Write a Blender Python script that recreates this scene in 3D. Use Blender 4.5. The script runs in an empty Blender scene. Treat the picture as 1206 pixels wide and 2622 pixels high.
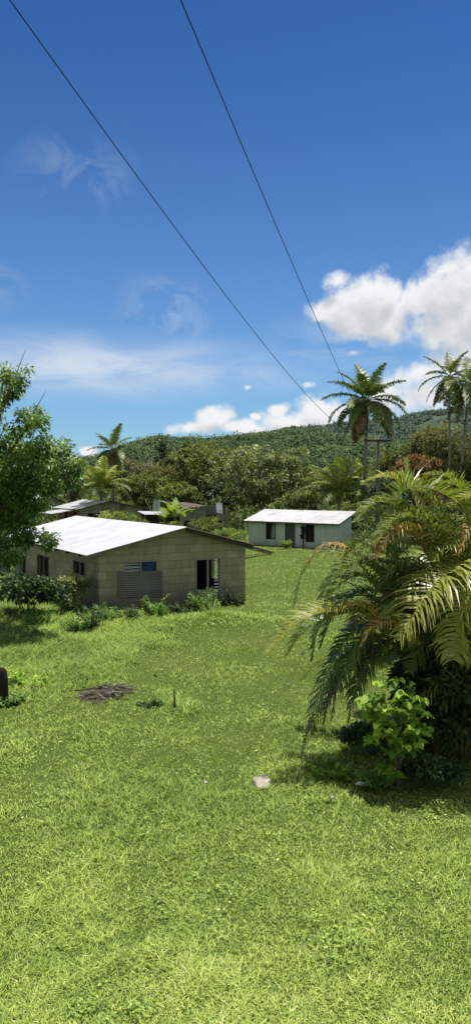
import bpy, math, random
import numpy as np
from mathutils import Vector, Matrix

random.seed(7)
RNG = np.random.default_rng(11)
R = math.radians
scene = bpy.context.scene
col = scene.collection

# ------------------------------------------------------------------ camera model
F = 1850.0            # focal length in photo pixels (1206 x 2622)
CAM_Z = 4.74
HOR = 1250.0
PITCH = math.atan((1311 - HOR) / F)

def ray(px, py):
    u, w = px - 603.0, -(py - 1311.0)
    return (u, F * math.cos(PITCH) + w * math.sin(PITCH), -F * math.sin(PITCH) + w * math.cos(PITCH))

def at(px, py, Y):
    x, y, z = ray(px, py)
    k = Y / y
    return Vector((x * k, Y, CAM_Z + z * k))

def ground_at(px, py):
    x, y, z = ray(px, py)
    k = -CAM_Z / z
    return Vector((x * k, y * k, 0.0))

cam_d = bpy.data.cameras.new("camera")
cam = bpy.data.objects.new("camera", cam_d)
col.objects.link(cam)
cam.location = (0, 0, CAM_Z)
cam.rotation_euler = (R(90) - PITCH, 0, 0)
cam_d.sensor_fit = 'VERTICAL'
cam_d.sensor_height = 36
cam_d.lens = F / 2622 * 36
cam_d.clip_start = 0.05
cam_d.clip_end = 8000
scene.camera = cam
scene.view_settings.view_transform = 'Standard'
scene.view_settings.look = 'None'
scene.view_settings.exposure = 0
scene.cycles.max_bounces = 6
scene.cycles.transparent_max_bounces = 8

# ------------------------------------------------------------------ noise helper
class SineNoise:
    def __init__(self, seed, scale, octaves=4):
        r = np.random.default_rng(seed)
        self.k = []
        for o in range(octaves):
            for j in range(4):
                a = r.uniform(0, 2 * math.pi)
                f = (2 ** o) / scale * r.uniform(.75, 1.3)
                self.k.append((math.cos(a) * f * 6.283, math.sin(a) * f * 6.283, r.uniform(0, 6.283), .6 ** o))
        self.n = math.sqrt(sum(q[3] ** 2 for q in self.k) / 2)
    def __call__(self, x, y):
        s = 0
        for kx, ky, p, a in self.k:
            s = s + a * np.sin(kx * x + ky * y + p)
        return s / self.n          # roughly unit variance

# ------------------------------------------------------------------ object helpers
def tag(o, label=None, cat=None, group=None, kind=None):
    if label: o['label'] = label
    if cat: o['category'] = cat
    if group: o['group'] = group
    if kind: o['kind'] = kind
    return o

def empty(name, loc, label, cat, rz=0, group=None):
    o = bpy.data.objects.new(name, None)
    o.empty_display_size = .2
    col.objects.link(o)
    o.location = loc
    o.rotation_euler = (0, 0, rz)
    return tag(o, label, cat, group)

def link_mesh(name, me, mat, parent=None):
    o = bpy.data.objects.new(name, me)
    col.objects.link(o)
    if mat: me.materials.append(mat)
    if parent is not None: o.parent = parent
    return o

def np_mesh(name, V, Fq, mat, parent=None, var=None, smooth=False, loc=None):
    """V (n,3), Fq (m,4) quads, var (m,) face attribute"""
    V = np.asarray(V, dtype=np.float32); Fq = np.asarray(Fq, dtype=np.int32)
    if loc is not None: V = V - np.array(loc, dtype=np.float32)
    me = bpy.data.meshes.new(name)
    me.vertices.add(len(V)); me.vertices.foreach_set('co', V.ravel())
    m, k = Fq.shape
    me.loops.add(m * k); me.loops.foreach_set('vertex_index', Fq.ravel())
    me.polygons.add(m)
    me.polygons.foreach_set('loop_start', np.arange(0, m * k, k, dtype=np.int32))
    me.polygons.foreach_set('loop_total', np.full(m, k, dtype=np.int32))
    if smooth: me.polygons.foreach_set('use_smooth', np.ones(m, dtype=bool))
    if var is not None:
        a = me.attributes.new('var', 'FLOAT', 'FACE')
        a.data.foreach_set('value', np.asarray(var, dtype=np.float32))
    me.update(calc_edges=True)
    me.validate()
    o = link_mesh(name, me, mat, parent)
    if loc is not None and parent is None: o.location = loc
    return o

class MB:
    """collects boxes, bars, tubes and polygons into one mesh"""
    def __init__(s): s.v = []; s.f = []; s.sm = []
    def poly(s, pts, smooth=False):
        b = len(s.v); s.v += [tuple(p) for p in pts]; s.f.append(tuple(range(b, b + len(pts)))); s.sm.append(smooth)
    def box(s, a, b):
        x0, y0, z0 = a; x1, y1, z1 = b
        i = len(s.v)
        s.v += [(x0,y0,z0),(x1,y0,z0),(x1,y1,z0),(x0,y1,z0),(x0,y0,z1),(x1,y0,z1),(x1,y1,z1),(x0,y1,z1)]
        for q in ((3,2,1,0),(4,5,6,7),(0,1,5,4),(1,2,6,5),(2,3,7,6),(3,0,4,7)):
            s.f.append(tuple(i + k for k in q)); s.sm.append(False)
    def prism(s, quad, d):
        """quad of 4 points extruded along vector d"""
        q = [Vector(p) for p in quad]; d = Vector(d); i = len(s.v)
        s.v += [tuple(p) for p in q] + [tuple(p + d) for p in q]
        for k in ((3,2,1,0),(4,5,6,7),(0,1,5,4),(1,2,6,5),(2,3,7,6),(3,0,4,7)):
            s.f.append(tuple(i + j for j in k)); s.sm.append(False)
    def tube(s, pts, radii, n=8, cap=True):
        pts = [Vector(p) for p in pts]; i0 = len(s.v)
        prev = None
        for j, p in enumerate(pts):
            t = (pts[min(j + 1, len(pts) - 1)] - pts[max(j - 1, 0)]).normalized()
            if prev is None:
                a = t.cross(Vector((0, 0, 1)))
                if a.length < .1: a = t.cross(Vector((1, 0, 0)))
            else:
                a = prev - t * prev.dot(t)
            a.normalize(); prev = a; b = t.cross(a)
            for k in range(n):
                an = 2 * math.pi * k / n
                s.v.append(tuple(p + (a * math.cos(an) + b * math.sin(an)) * radii[j]))
        for j in range(len(pts) - 1):
            for k in range(n):
                k2 = (k + 1) % n
                s.f.append((i0 + j*n + k, i0 + j*n + k2, i0 + (j+1)*n + k2, i0 + (j+1)*n + k)); s.sm.append(True)
        if cap:
            s.f.append(tuple(i0 + k for k in range(n))[::-1]); s.sm.append(False)
            e = i0 + (len(pts) - 1) * n
            s.f.append(tuple(e + k for k in range(n))); s.sm.append(False)
    def build(s, name, mat, parent=None, offset=None):
        me = bpy.data.meshes.new(name)
        v = s.v
        if offset is not None:
            v = [(p[0]-offset[0], p[1]-offset[1], p[2]-offset[2]) for p in v]
        me.from_pydata(v, [], s.f)
        me.polygons.foreach_set('use_smooth', s.sm)
        me.update()
        o = link_mesh(name, me, mat, parent)
        if offset is not None and parent is None: o.location = offset
        return o

# ------------------------------------------------------------------ material helpers
class NT:
    def __init__(s, tree): s.t = tree; s.n = tree.nodes; s.l = tree.links
    def node(s, typ, **kw):
        n = s.n.new(typ)
        for k, v in kw.items(): setattr(n, k, v)
        return n
    def put(s, sock, val):
        if hasattr(val, 'node'): s.l.new(val, sock)
        else: sock.default_value = val
    def math(s, op, a, b=0.0, c=None, clamp=False):
        n = s.node('ShaderNodeMath', operation=op); n.use_clamp = clamp
        s.put(n.inputs[0], a); s.put(n.inputs[1], b)
        if c is not None: s.put(n.inputs[2], c)
        return n.outputs[0]
    def vmath(s, op, a, b=None, out=0):
        n = s.node('ShaderNodeVectorMath', operation=op)
        s.put(n.inputs[0], a)
        if b is not None: s.put(n.inputs[1], b)
        return n.outputs[out]
    def maprange(s, v, a, b, c, d, mode='LINEAR'):
        n = s.node('ShaderNodeMapRange', interpolation_type=mode); n.clamp = True
        for i, x in enumerate((v, a, b, c, d)): s.put(n.inputs[i], x)
        return n.outputs[0]
    def noise(s, vec, scale, detail=4, rough=.55, dist=0):
        n = s.node('ShaderNodeTexNoise')
        if vec is not None: s.put(n.inputs['Vector'], vec)
        n.inputs['Scale'].default_value = scale; n.inputs['Detail'].default_value = detail
        n.inputs['Roughness'].default_value = rough; n.inputs['Distortion'].default_value = dist
        return n.outputs[0]
    def ramp(s, v, stops):
        n = s.node('ShaderNodeValToRGB')
        s.put(n.inputs[0], v)
        e = n.color_ramp.elements
        while len(e) < len(stops): e.new(.5)
        for el, (p, c) in zip(e, stops):
            el.position = p; el.color = (*c, 1) if len(c) == 3 else c
        return n.outputs[0]
    def mix(s, f, a, b, blend='MIX'):
        n = s.node('ShaderNodeMix', data_type='RGBA', blend_type=blend)
        s.put(n.inputs[0], f)
        s.put(n.inputs[6], (*a, 1) if isinstance(a, tuple) and len(a) == 3 else a)
        s.put(n.inputs[7], (*b, 1) if isinstance(b, tuple) and len(b) == 3 else b)
        return n.outputs[2]
    def mapping(s, vec, scale=(1,1,1), loc=(0,0,0), rot=(0,0,0)):
        n = s.node('ShaderNodeMapping')
        s.put(n.inputs[0], vec); n.inputs[1].default_value = loc; n.inputs[2].default_value = rot; n.inputs[3].default_value = scale
        return n.outputs[0]

def new_mat(name):
    m = bpy.data.materials.new(name); m.use_nodes = True
    t = NT(m.node_tree); t.n.clear()
    out = t.node('ShaderNodeOutputMaterial')
    return m, t, out

def principled(t, out, color, rough=.8, spec=.3, metal=0.0, bump=None, bump_d=.02, bump_s=.5):
    b = t.node('ShaderNodeBsdfPrincipled')
    t.put(b.inputs['Base Color'], (*color, 1) if isinstance(color, tuple) and len(color) == 3 else color)
    t.put(b.inputs['Roughness'], rough)
    b.inputs['Specular IOR Level'].default_value = spec
    b.inputs['Metallic'].default_value = metal
    if bump is not None:
        bn = t.node('ShaderNodeBump'); bn.inputs['Strength'].default_value = bump_s; bn.inputs['Distance'].default_value = bump_d
        t.put(bn.inputs['Height'], bump); t.l.new(bn.outputs[0], b.inputs['Normal'])
    t.l.new(b.outputs[0], out.inputs[0])
    return b

def leaf_mat(name, stops, rough=.5, spec=.35, trans=.35, tcol=None, up=.8, gain=1.0):
    gain *= 1.65
    """foliage: colour by the per leaf attribute, part of the light passes through the blade"""
    m, t, out = new_mat(name)
    a = t.node('ShaderNodeAttribute', attribute_name='var')
    stops = [(p, tuple(min(1, v * gain) for v in c)) for p, c in stops]
    c = t.ramp(a.outputs['Fac'], stops)
    gn = t.node('ShaderNodeNewGeometry').outputs['Normal']
    nn = t.vmath('NORMALIZE', t.vmath('ADD', gn, (0, 0, up)))
    b = t.node('ShaderNodeBsdfPrincipled'); t.l.new(nn, b.inputs['Normal'])
    t.l.new(c, b.inputs['Base Color']); b.inputs['Roughness'].default_value = rough
    b.inputs['Specular IOR Level'].default_value = spec
    tr = t.node('ShaderNodeBsdfTranslucent')
    t.l.new(gn, tr.inputs['Normal'])
    tc = t.mix(1.0, c, tcol or (1.5, 1.5, .5), 'MULTIPLY')
    t.l.new(tc, tr.inputs[0])
    mx = t.node('ShaderNodeMixShader'); mx.inputs[0].default_value = trans
    t.l.new(b.outputs[0], mx.inputs[1]); t.l.new(tr.outputs[0], mx.inputs[2])
    t.l.new(mx.outputs[0], out.inputs[0])
    return m

def plain_mat(name, color, rough=.8, spec=.3, vary=.25, scale=4.0, metal=0.0, stain=None, bump=0.0):
    m, t, out = new_mat(name)
    tc = t.node('ShaderNodeTexCoord').outputs['Object']
    n = t.noise(tc, scale, 6, .6)
    dark = tuple(x * (1 - vary) for x in color); lite = tuple(min(1, x * (1 + vary)) for x in color)
    c = t.ramp(n, [(.3, dark), (.7, lite)])
    if stain:
        n2 = t.noise(t.mapping(tc, (1, 1, .35)), scale * .45, 5, .65)
        c = t.mix(t.maprange(n2, .5, .7, 0, .8), c, stain)
    principled(t, out, c, rough, spec, metal, n if bump else None, .02, bump)
    return m

M = {}
M['lawn'] = leaf_mat('lawn_blades', [(0, (.045, .080, .022)), (.3, (.120, .180, .038)), (.6, (.220, .285, .060)), (.85, (.35, .39, .115)), (1, (.50, .50, .25))], .6, .2, .30, (1.25, 1.25, .55), 2.1, 1.22)
M['leaf_mango'] = leaf_mat('dark_glossy_leaf', [(0, (.026, .044, .013)), (.5, (.076, .102, .027)), (1, (.155, .18, .05))], .6, .25, .25)
M['leaf_silver'] = leaf_mat('grey_green_leaf', [(0, (.034, .058, .022)), (.5, (.115, .148, .055)), (.85, (.22, .25, .10)), (1, (.42, .45, .27))], .55, .3, .25)
M['leaf_mid'] = leaf_mat('mid_green_leaf', [(0, (.026, .048, .012)), (.5, (.075, .105, .022)), (1, (.17, .20, .045))], .6, .25, .28)
M['leaf_lite'] = leaf_mat('light_green_leaf', [(0, (.035, .07, .014)), (.5, (.10, .15, .032)), (1, (.24, .29, .07))], .55, .25, .38)
M['leaf_brown'] = leaf_mat('brown_olive_leaf', [(0, (.025, .035, .014)), (.5, (.075, .085, .03)), (1, (.16, .15, .06))], .7, .2, .25)
M['leaf_red'] = leaf_mat('russet_leaf', [(0, (.045, .035, .016)), (.5, (.13, .075, .035)), (1, (.25, .14, .075))], .7, .2, .25)
M['leaf_grey'] = leaf_mat('dry_grey_twigs', [(0, (.05, .05, .025)), (.5, (.12, .12, .06)), (1, (.22, .20, .12))], .7, .2, .2)
M['leaf_near'] = leaf_mat('glossy_tree_leaf', [(0, (.024, .056, .016)), (.4, (.070, .130, .028)), (.8, (.18, .24, .054)), (1, (.38, .43, .17))], .45, .4, .32, None, .8, 1.1)
M['leaf_shrub'] = leaf_mat('bright_shrub_leaf', [(0, (.045, .105, .014)), (.5, (.15, .25, .03)), (1, (.34, .42, .075))], .5, .3, .45, None, 1.0, 1.1)
M['leaf_weed'] = leaf_mat('weed_leaf', [(0, (.035, .09, .02)), (.5, (.09, .18, .035)), (1, (.22, .31, .09))], .55, .3, .3)
M['leaf_dark'] = leaf_mat('shade_leaf', [(0, (.012, .028, .01)), (.5, (.03, .06, .016)), (1, (.075, .11, .03))], .5, .3, .15)
M['frond_green'] = leaf_mat('green_palm_leaflet', [(0, (.05, .085, .015)), (.5, (.125, .165, .028)), (.92, (.24, .27, .05)), (.97, (.34, .22, .06)), (1, (.22, .13, .05))], .33, .7, .30, (1.4, 1.3, .4), .35)
M['frond_deep'] = leaf_mat('deep_green_palm_leaflet', [(0, (.03, .06, .015)), (.5, (.08, .12, .024)), (.92, (.14, .18, .045)), (.98, (.24, .16, .05)), (1, (.2, .12, .04))], .42, .4, .28, (1.5, 1.4, .5), .5)
M['frond_yellow'] = leaf_mat('yellow_green_palm_leaflet', [(0, (.11, .14, .025)), (.5, (.23, .25, .05)), (1, (.42, .39, .12))], .35, .6, .34, (1.3, 1.2, .4), .45)
M['frond_orange'] = leaf_mat('orange_drying_palm_leaflet', [(0, (.10, .075, .025)), (.4, (.24, .15, .045)), (.7, (.34, .27, .07)), (1, (.42, .33, .14))], .45, .35, .3, (1.3, 1, .4), .6)
M['frond_dry'] = leaf_mat('brown_dry_palm_leaflet', [(0, (.04, .028, .018)), (.5, (.10, .065, .035)), (1, (.22, .14, .08))], .65, .2, .15, (1, .8, .5), .3)
M['coco_green'] = leaf_mat('coconut_leaflet', [(0, (.04, .07, .018)), (.5, (.10, .135, .034)), (1, (.23, .25, .08))], .42, .4, .2, None, .5)
M['coco_yellow'] = leaf_mat('coconut_leaflet_yellow', [(0, (.09, .13, .025)), (.5, (.20, .23, .045)), (1, (.40, .40, .13))], .42, .4, .25, None, .6)
M['coco_dry'] = leaf_mat('coconut_leaflet_dry', [(0, (.05, .035, .02)), (.5, (.14, .095, .05)), (1, (.28, .20, .11))], .65, .2, .15, (1, .8, .5), .4)
M['leaf_litter'] = leaf_mat('dry_leaf_litter', [(0, (.025, .020, .016)), (.5, (.062, .049, .038)), (1, (.16, .13, .10))], .7, .2, .1, (1, .9, .7), .4)
M['forest'] = leaf_mat('forest_canopy', [(0, (.032, .055, .034)), (.5, (.060, .090, .046)), (1, (.112, .145, .062))], .9, .0, .12, (1.1, 1.2, .6), 2.6)  # a little distance haze mixed into the leaf colour
M['forest_far'] = leaf_mat('far_forest_canopy', [(0, (.042, .066, .062)), (.5, (.060, .090, .074)), (1, (.095, .125, .085))], .9, .0, .1, (1.1, 1.2, .8), 2.8)  # blue distance haze put into the leaf colour
M['bark'] = plain_mat('grey_brown_bark', (.16, .13, .10), .9, .2, .45, 6, bump=.5)
M['bark_dark'] = plain_mat('dark_bark', (.07, .058, .045), .9, .2, .45, 6, bump=.5)
M['stem'] = plain_mat('green_stem', (.10, .12, .04), .6, .3, .4, 8)
M['cane'] = plain_mat('ringed_palm_cane', (.14, .12, .04), .5, .35, .5, 7)

def palm_bark():
    m, t, out = new_mat('ringed_palm_bark')
    tc = t.node('ShaderNodeTexCoord').outputs['Object']
    w = t.node('ShaderNodeTexWave', wave_type='BANDS', bands_direction='Z')
    t.put(w.inputs['Vector'], tc); w.inputs['Scale'].default_value = 1.6; w.inputs['Distortion'].default_value = 2.5
    n = t.noise(tc, 3, 5)
    c = t.ramp(n, [(.3, (.17, .15, .12)), (.7, (.34, .31, .25))])
    c = t.mix(t.math('MULTIPLY', w.outputs[1], .35), c, (.10, .085, .065))
    principled(t, out, c, .85, .2, 0, w.outputs[1], .03, .5)
    return m
M['palm_bark'] = palm_bark()

def block_mat(name, axes):
    """weathered concrete block: faint courses, darker towards the foot, streaks"""
    m, t, out = new_mat(name)
    tc = t.node('ShaderNodeTexCoord').outputs['Object']
    sp = t.node('ShaderNodeSeparateXYZ'); t.put(sp.inputs[0], tc)
    cb = t.node('ShaderNodeCombineXYZ')
    t.l.new(sp.outputs[axes[0]], cb.inputs[0]); t.l.new(sp.outputs[2], cb.inputs[1])
    br = t.node('ShaderNodeTexBrick'); br.offset = .5
    t.put(br.inputs['Vector'], cb.outputs[0])
    br.inputs['Scale'].default_value = 1.0; br.inputs['Brick Width'].default_value = .62; br.inputs['Row Height'].default_value = .31
    br.inputs['Mortar Size'].default_value = .011; br.inputs['Mortar Smooth'].default_value = .5; br.inputs['Bias'].default_value = 0
    br.inputs['Color1'].default_value = (.32, .30, .20, 1); br.inputs['Color2'].default_value = (.45, .415, .285, 1); br.inputs['Mortar'].default_value = (.235, .215, .145, 1)
    n1 = t.noise(tc, 1.1, 7, .65); n2 = t.noise(t.mapping(tc, (3.5, 3.5, .5)), 1.0, 6, .65); n3 = t.noise(tc, 14, 5, .7)
    c = t.mix(t.maprange(n1, .42, .7, 0, .55), br.outputs[0], (.30, .27, .16))
    c = t.mix(t.maprange(n2, .52, .75, 0, .42), c, (.13, .125, .085))
    c = t.mix(t.maprange(t.noise(t.mapping(tc, (1, 1, 1), (5, 2, 8)), .55, 6, .7), .5, .66, 0, .5), c, (.17, .165, .10))
    c = t.mix(t.maprange(n3, .3, .75, .25, 0), c, (.12, .11, .08))
    foot = t.math('ADD', sp.outputs[2], t.math('MULTIPLY', t.math('SUBTRACT', n1, .5), 1.1))
    c = t.mix(t.maprange(foot, .0, .95, .85, 0), c, (.09, .095, .06))
    h = t.math('ADD', t.math('MULTIPLY', br.outputs[1], -1.0), t.math('MULTIPLY', n3, .5))
    principled(t, out, c, .95, .15, 0, h, .02, .6)
    return m
M['block_x'] = block_mat('concrete_block_gable', (0,))
M['block_y'] = block_mat('concrete_block_side', (1,))

def roof_mat(name, base, dirt, streak_axis, dirt_amt=.4, rust=None, rust_amt=0.0, rough=.55):
    m, t, out = new_mat(name)
    tc = t.node('ShaderNodeTexCoord').outputs['Object']
    sc = [5, 5, 5]; sc[streak_axis] = .5
    n = t.noise(t.mapping(tc, tuple(sc)), .8, 6, .65)
    n2 = t.noise(tc, .7, 6, .65)
    c = t.mix(t.maprange(n, .45, .75, 0, dirt_amt), base, dirt)
    c = t.mix(t.maprange(n2, .45, .7, 0, dirt_amt * .7), c, tuple(x * .75 for x in dirt))
    if rust:
        n3 = t.noise(t.mapping(tc, tuple(x * .5 for x in sc), (3, 7, 2)), .9, 6, .7)
        c = t.mix(t.maprange(n3, .62 - .25 * rust_amt, .72 - .2 * rust_amt, 0, .9), c, rust)
    principled(t, out, c, rough, .4, 0.0)
    return m
M['roof_white'] = roof_mat('whitewashed_roof_sheet', (.64, .65, .655), (.47, .48, .49), 0, .6)
M['roof_rust'] = roof_mat('rusty_dark_roof_sheet', (.12, .10, .085), (.06, .045, .035), 0, .7, (.13, .07, .04), .6, .8)
M['roof_cottage'] = roof_mat('pale_roof_sheet_with_rust', (.60, .60, .585), (.40, .385, .375), 1, .6, (.26, .12, .10), .16)
M['roof_grey'] = roof_mat('dull_white_roof_sheet', (.58, .58, .57), (.40, .40, .38), 0, .55, (.28, .18, .12), .15)
M['tin'] = roof_mat('weathered_tin', (.38, .40, .41), (.2, .2, .2), 2, .5, (.22, .13, .08), .2, .45)
M['tin_panel'] = roof_mat('grey_tin_panel', (.17, .175, .145), (.09, .095, .075), 0, .8, (.12, .08, .05), 0, .6)

def board_mat():
    m, t, out = new_mat('pale_green_board_wall')
    tc = t.node('ShaderNodeTexCoord').outputs['Object']
    n1 = t.noise(t.mapping(tc, (3, 3, .4)), 1.2, 6, .65); n2 = t.noise(tc, 6, 5, .6)
    c = t.ramp(n1, [(.3, (.38, .43, .37)), (.7, (.53, .585, .50))])
    c = t.mix(t.maprange(n2, .5, .75, 0, .35), c, (.22, .24, .20))
    sp = t.node('ShaderNodeSeparateXYZ'); t.put(sp.inputs[0], tc)
    c = t.mix(t.maprange(t.math('ADD', sp.outputs[2], t.math('MULTIPLY', n1, .4)), .1, .6, .6, 0), c, (.14, .16, .10))
    principled(t, out, c, .85, .25)
    return m
M['board'] = board_mat()
M['wood'] = plain_mat('weathered_wood', (.20, .17, .13), .9, .2, .35, 7)
M['wood_dark'] = plain_mat('dark_wood', (.055, .045, .038), .9, .2, .4, 7)
M['frame_pale'] = plain_mat('chalky_window_frame', (.27, .25, .22), .8, .25, .2, 9)
M['frame_white'] = plain_mat('worn_white_frame', (.55, .55, .53), .7, .3, .2, 9)
M['dark_room'] = plain_mat('dark_interior', (.02, .018, .016), .95, .1, .3, 2)
M['blue_cloth'] = plain_mat('blue_curtain', (.035, .06, .14), .9, .1, .3, 8)
M['cloth'] = plain_mat('grey_curtain', (.22, .25, .24), .9, .1, .3, 5)
M['black_cloth'] = plain_mat('black_cloth', (.02, .024, .024), .95, .1, .3, 5)
M['concrete'] = plain_mat('old_concrete', (.24, .235, .18), .95, .15, .3, 2.2, stain=(.10, .10, .07), bump=.3)
M['ruin'] = plain_mat('stained_block_wall', (.20, .20, .14), .95, .15, .35, 1.5, stain=(.05, .06, .035), bump=.3)
M['pole'] = plain_mat('timber_pole', (.14, .125, .10), .9, .2, .4, 5)
M['metal_grey'] = plain_mat('galvanised_metal', (.30, .30, .30), .5, .5, .2, 8)
M['porcelain'] = plain_mat('insulator', (.30, .22, .18), .3, .5, .1, 8)
M['wire'] = plain_mat('black_cable', (.015, .017, .02), .6, .3, .1, 3)
M['rock'] = plain_mat('pale_stone', (.47, .41, .31), .9, .2, .35, 7, stain=(.20, .19, .12), bump=.7)
M['post'] = plain_mat('charred_post', (.022, .018, .015), .95, .2, .5, 9, stain=(.09, .08, .065), bump=.8)
M['debris'] = plain_mat('dry_brown_debris', (.115, .092, .078), .95, .1, .55, 9)
M['pale_leaf'] = plain_mat('bleached_leaf', (.50, .50, .40), .8, .2, .2, 9)
M['pale_wall'] = plain_mat('pale_rendered_wall', (.20, .20, .155), .9, .2, .25, 1.5, stain=(.13, .13, .10))
M['red_wall'] = plain_mat('reddish_wall', (.22, .12, .09), .9, .2, .25, 2, stain=(.10, .07, .05))

# ------------------------------------------------------------------ sun, sky, clouds
SUN_EL, SUN_AZ = R(75), R(24)        # azimuth measured from +Y (view direction) towards +X
sd = bpy.data.lights.new("sun", 'SUN')
sun = bpy.data.objects.new("sun", sd); col.objects.link(sun)
sd.energy = 5.0; sd.angle = R(.9); sd.color = (1.0, .955, .88)
sdir = Vector((math.cos(SUN_EL) * math.sin(SUN_AZ), math.cos(SUN_EL) * math.cos(SUN_AZ), math.sin(SUN_EL)))
sun.rotation_euler = sdir.to_track_quat('Z', 'Y').to_euler()
sun.location = sdir * 60

def px_azel(px, py):
    x, y, z = ray(px, py)
    l = math.sqrt(x*x + y*y + z*z)
    return math.atan2(x, y), math.asin(z / l)

world = bpy.data.worlds.new("World"); scene.world = world; world.use_nodes = True
w = NT(world.node_tree); w.n.clear()
wo = w.node('ShaderNodeOutputWorld'); bg = w.node('ShaderNodeBackground'); bg.inputs[1].default_value = .1
sky = w.node('ShaderNodeTexSky', sky_type='NISHITA'); sky.sun_disc = False
sky.sun_elevation = SUN_EL; sky.sun_rotation = SUN_AZ
sky.air_density = 1.0; sky.dust_density = .5; sky.ozone_density = 3.0; sky.altitude = 10
hs = w.node('ShaderNodeHueSaturation'); hs.inputs['Saturation'].default_value = 1.18; hs.inputs['Value'].default_value = 1.0
w.l.new(sky.outputs[0], hs.inputs['Color'])
tc = w.node('ShaderNodeTexCoord').outputs['Generated']
sep = w.node('ShaderNodeSeparateXYZ'); w.l.new(tc, sep.inputs[0])
az = w.math('ARCTAN2', sep.outputs[0], sep.outputs[1]); el = w.math('ARCSINE', sep.outputs[2])
cmb = w.node('ShaderNodeCombineXYZ'); w.l.new(az, cmb.inputs[0]); w.l.new(el, cmb.inputs[1])
UV = cmb.outputs[0]

# cumulus puffs: (x, y, half width, half height) as seen in the photograph, kept as sky directions
PUFFS = [(1185, 735, 80, 85), (1215, 800, 130, 110), (1110, 775, 75, 72), (1150, 850, 85, 55), (960, 770, 75, 65), (900, 800, 85, 58),
         (985, 810, 75, 62), (862, 722, 42, 28), (1000, 745, 34, 36), (925, 830, 70, 35), (1055, 770, 46, 46), (840, 800, 55, 35), (1240, 880, 110, 50),
         (548, 1078, 52, 42), (508, 1098, 60, 24), (600, 1100, 70, 22), (545, 1058, 30, 24), (660, 1105, 50, 18),
         (716, 1052, 36, 22), (730, 1085, 80, 30), (830, 1062, 75, 42), (800, 1085, 110, 28), (638, 997, 13, 10), (798, 985, 20, 13), (648, 1072, 16, 8),
         (1010, 1010, 90, 55), (1090, 1010, 90, 50), (1170, 1015, 100, 60), (1080, 960, 80, 40), (905, 900, 32, 13), (220, 1160, 30, 14), (1160, 930, 120, 40)]
SC = 1 / F
def cloud_group():
    g = bpy.data.node_groups.new('cumulus_field', 'ShaderNodeTree')
    g.interface.new_socket('Vector', in_out='INPUT', socket_type='NodeSocketVector')
    g.interface.new_socket('Field', in_out='OUTPUT', socket_type='NodeSocketFloat')
    q = NT(g); gi = q.node('NodeGroupInput'); go = q.node('NodeGroupOutput')
    v = gi.outputs[0]
    acc = None
    for (px, py, rx, ry) in PUFFS:
        wt = .60 if max(rx, ry) < 36 and py < 1050 and px != 1000 else (.72 if px > 895 and py > 870 else 1.0)
        a, e = px_azel(px, py)
        d = q.vmath('MULTIPLY', q.vmath('SUBTRACT', v, (a, e, 0)), (1 / (rx * SC), 1 / (ry * SC), 0))
        l = q.vmath('LENGTH', d, None, out=1)
        f = q.maprange(l, 0.0, 1.6, wt, 0.0)
        if acc is None: acc = f
        else: acc = q.math('SMOOTH_MAX', acc, f, .12)
    q.l.new(acc, go.inputs[0])
    return g
CG = cloud_group()
def field(vec):
    n = w.node('ShaderNodeGroup'); n.node_tree = CG; w.put(n.inputs[0], vec); return n.outputs[0]
nz = w.noise(tc, 26, 8, .58, .15); nzb = w.noise(tc, 9, 4, .5)
warp = w.node('ShaderNodeTexNoise'); w.put(warp.inputs['Vector'], tc); warp.inputs['Scale'].default_value = 16; warp.inputs['Detail'].default_value = 4
woff = w.vmath('MULTIPLY', w.vmath('SUBTRACT', warp.outputs[1], (.5, .5, .5)), (.045, .03, 0))
def dens(vec, nn):
    fv = field(w.vmath('ADD', vec, woff))
    nn = w.math('ADD', w.math('MULTIPLY', w.math('SUBTRACT', nn, .5), w.maprange(fv, 0, .25, 0, 1)), .5)
    return w.math('ADD', fv, w.math('MULTIPLY', w.math('SUBTRACT', nn, .5), 1.15))
nzc = w.noise(tc, 75, 5, .6)
d0 = w.math('ADD', dens(UV, nz), w.math('MULTIPLY', w.math('SUBTRACT', nzc, .5), w.maprange(field(UV), .05, .4, 0, .35)))
up = w.vmath('ADD', UV, (.006, .026, 0))
tc_up = w.vmath('ADD', tc, (.004, 0, .018))
nz2 = w.noise(tc_up, 26, 8, .58, .15)
d1 = dens(up, nz2)
alpha = w.maprange(d0, .22, .74, 0, 1, 'SMOOTHSTEP')
lit = w.math('SUBTRACT', d1, .0)
shade = w.maprange(lit, .25, 1.0, 1.0, .0, 'SMOOTHSTEP')
shade = w.math('MULTIPLY_ADD', w.math('SUBTRACT', nzb, .5), .5, shade, clamp=True)
ccol = w.mix(1.0, w.ramp(shade, [(0, (.60, .63, .67)), (.4, (.74, .76, .78)), (1, (.90, .91, .92))]), (10.0, 10.0, 10.0), 'MULTIPLY')
# thin high cloud: stretched noise in bands
def band(px0, px1, py, hh, soft=1.0):
    a0, _ = px_azel(px0, py); a1, _ = px_azel(px1, py); _, e = px_azel((px0 + px1) / 2, py)
    d = w.vmath('MULTIPLY', w.vmath('SUBTRACT', UV, ((a0 + a1) / 2, e, 0)), (2 / (a1 - a0), 1 / (hh * SC), 0))
    return w.maprange(w.vmath('LENGTH', d, None, out=1), 0, 1.0 * soft, 1, 0, 'SMOOTHSTEP')
wv = w.mapping(UV, (3.2, 11, 1), (0, 0, 0), (0, 0, .12))
ci = w.noise(wv, 1.9, 8, .62, .6)
wv2 = w.mapping(UV, (7, 9, 1), (4, 2, 0), (0, 0, .7))
ci2 = w.noise(wv2, 2.2, 8, .6, .8)
b1 = w.math('MULTIPLY', band(-700, 960, 935, 115), w.maprange(ci, .27, .60, 0, .75))
b1 = w.math('MAXIMUM', b1, w.math('MULTIPLY', band(60, 1000, 962, 75), w.maprange(ci, .33, .65, 0, .5)))
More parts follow.
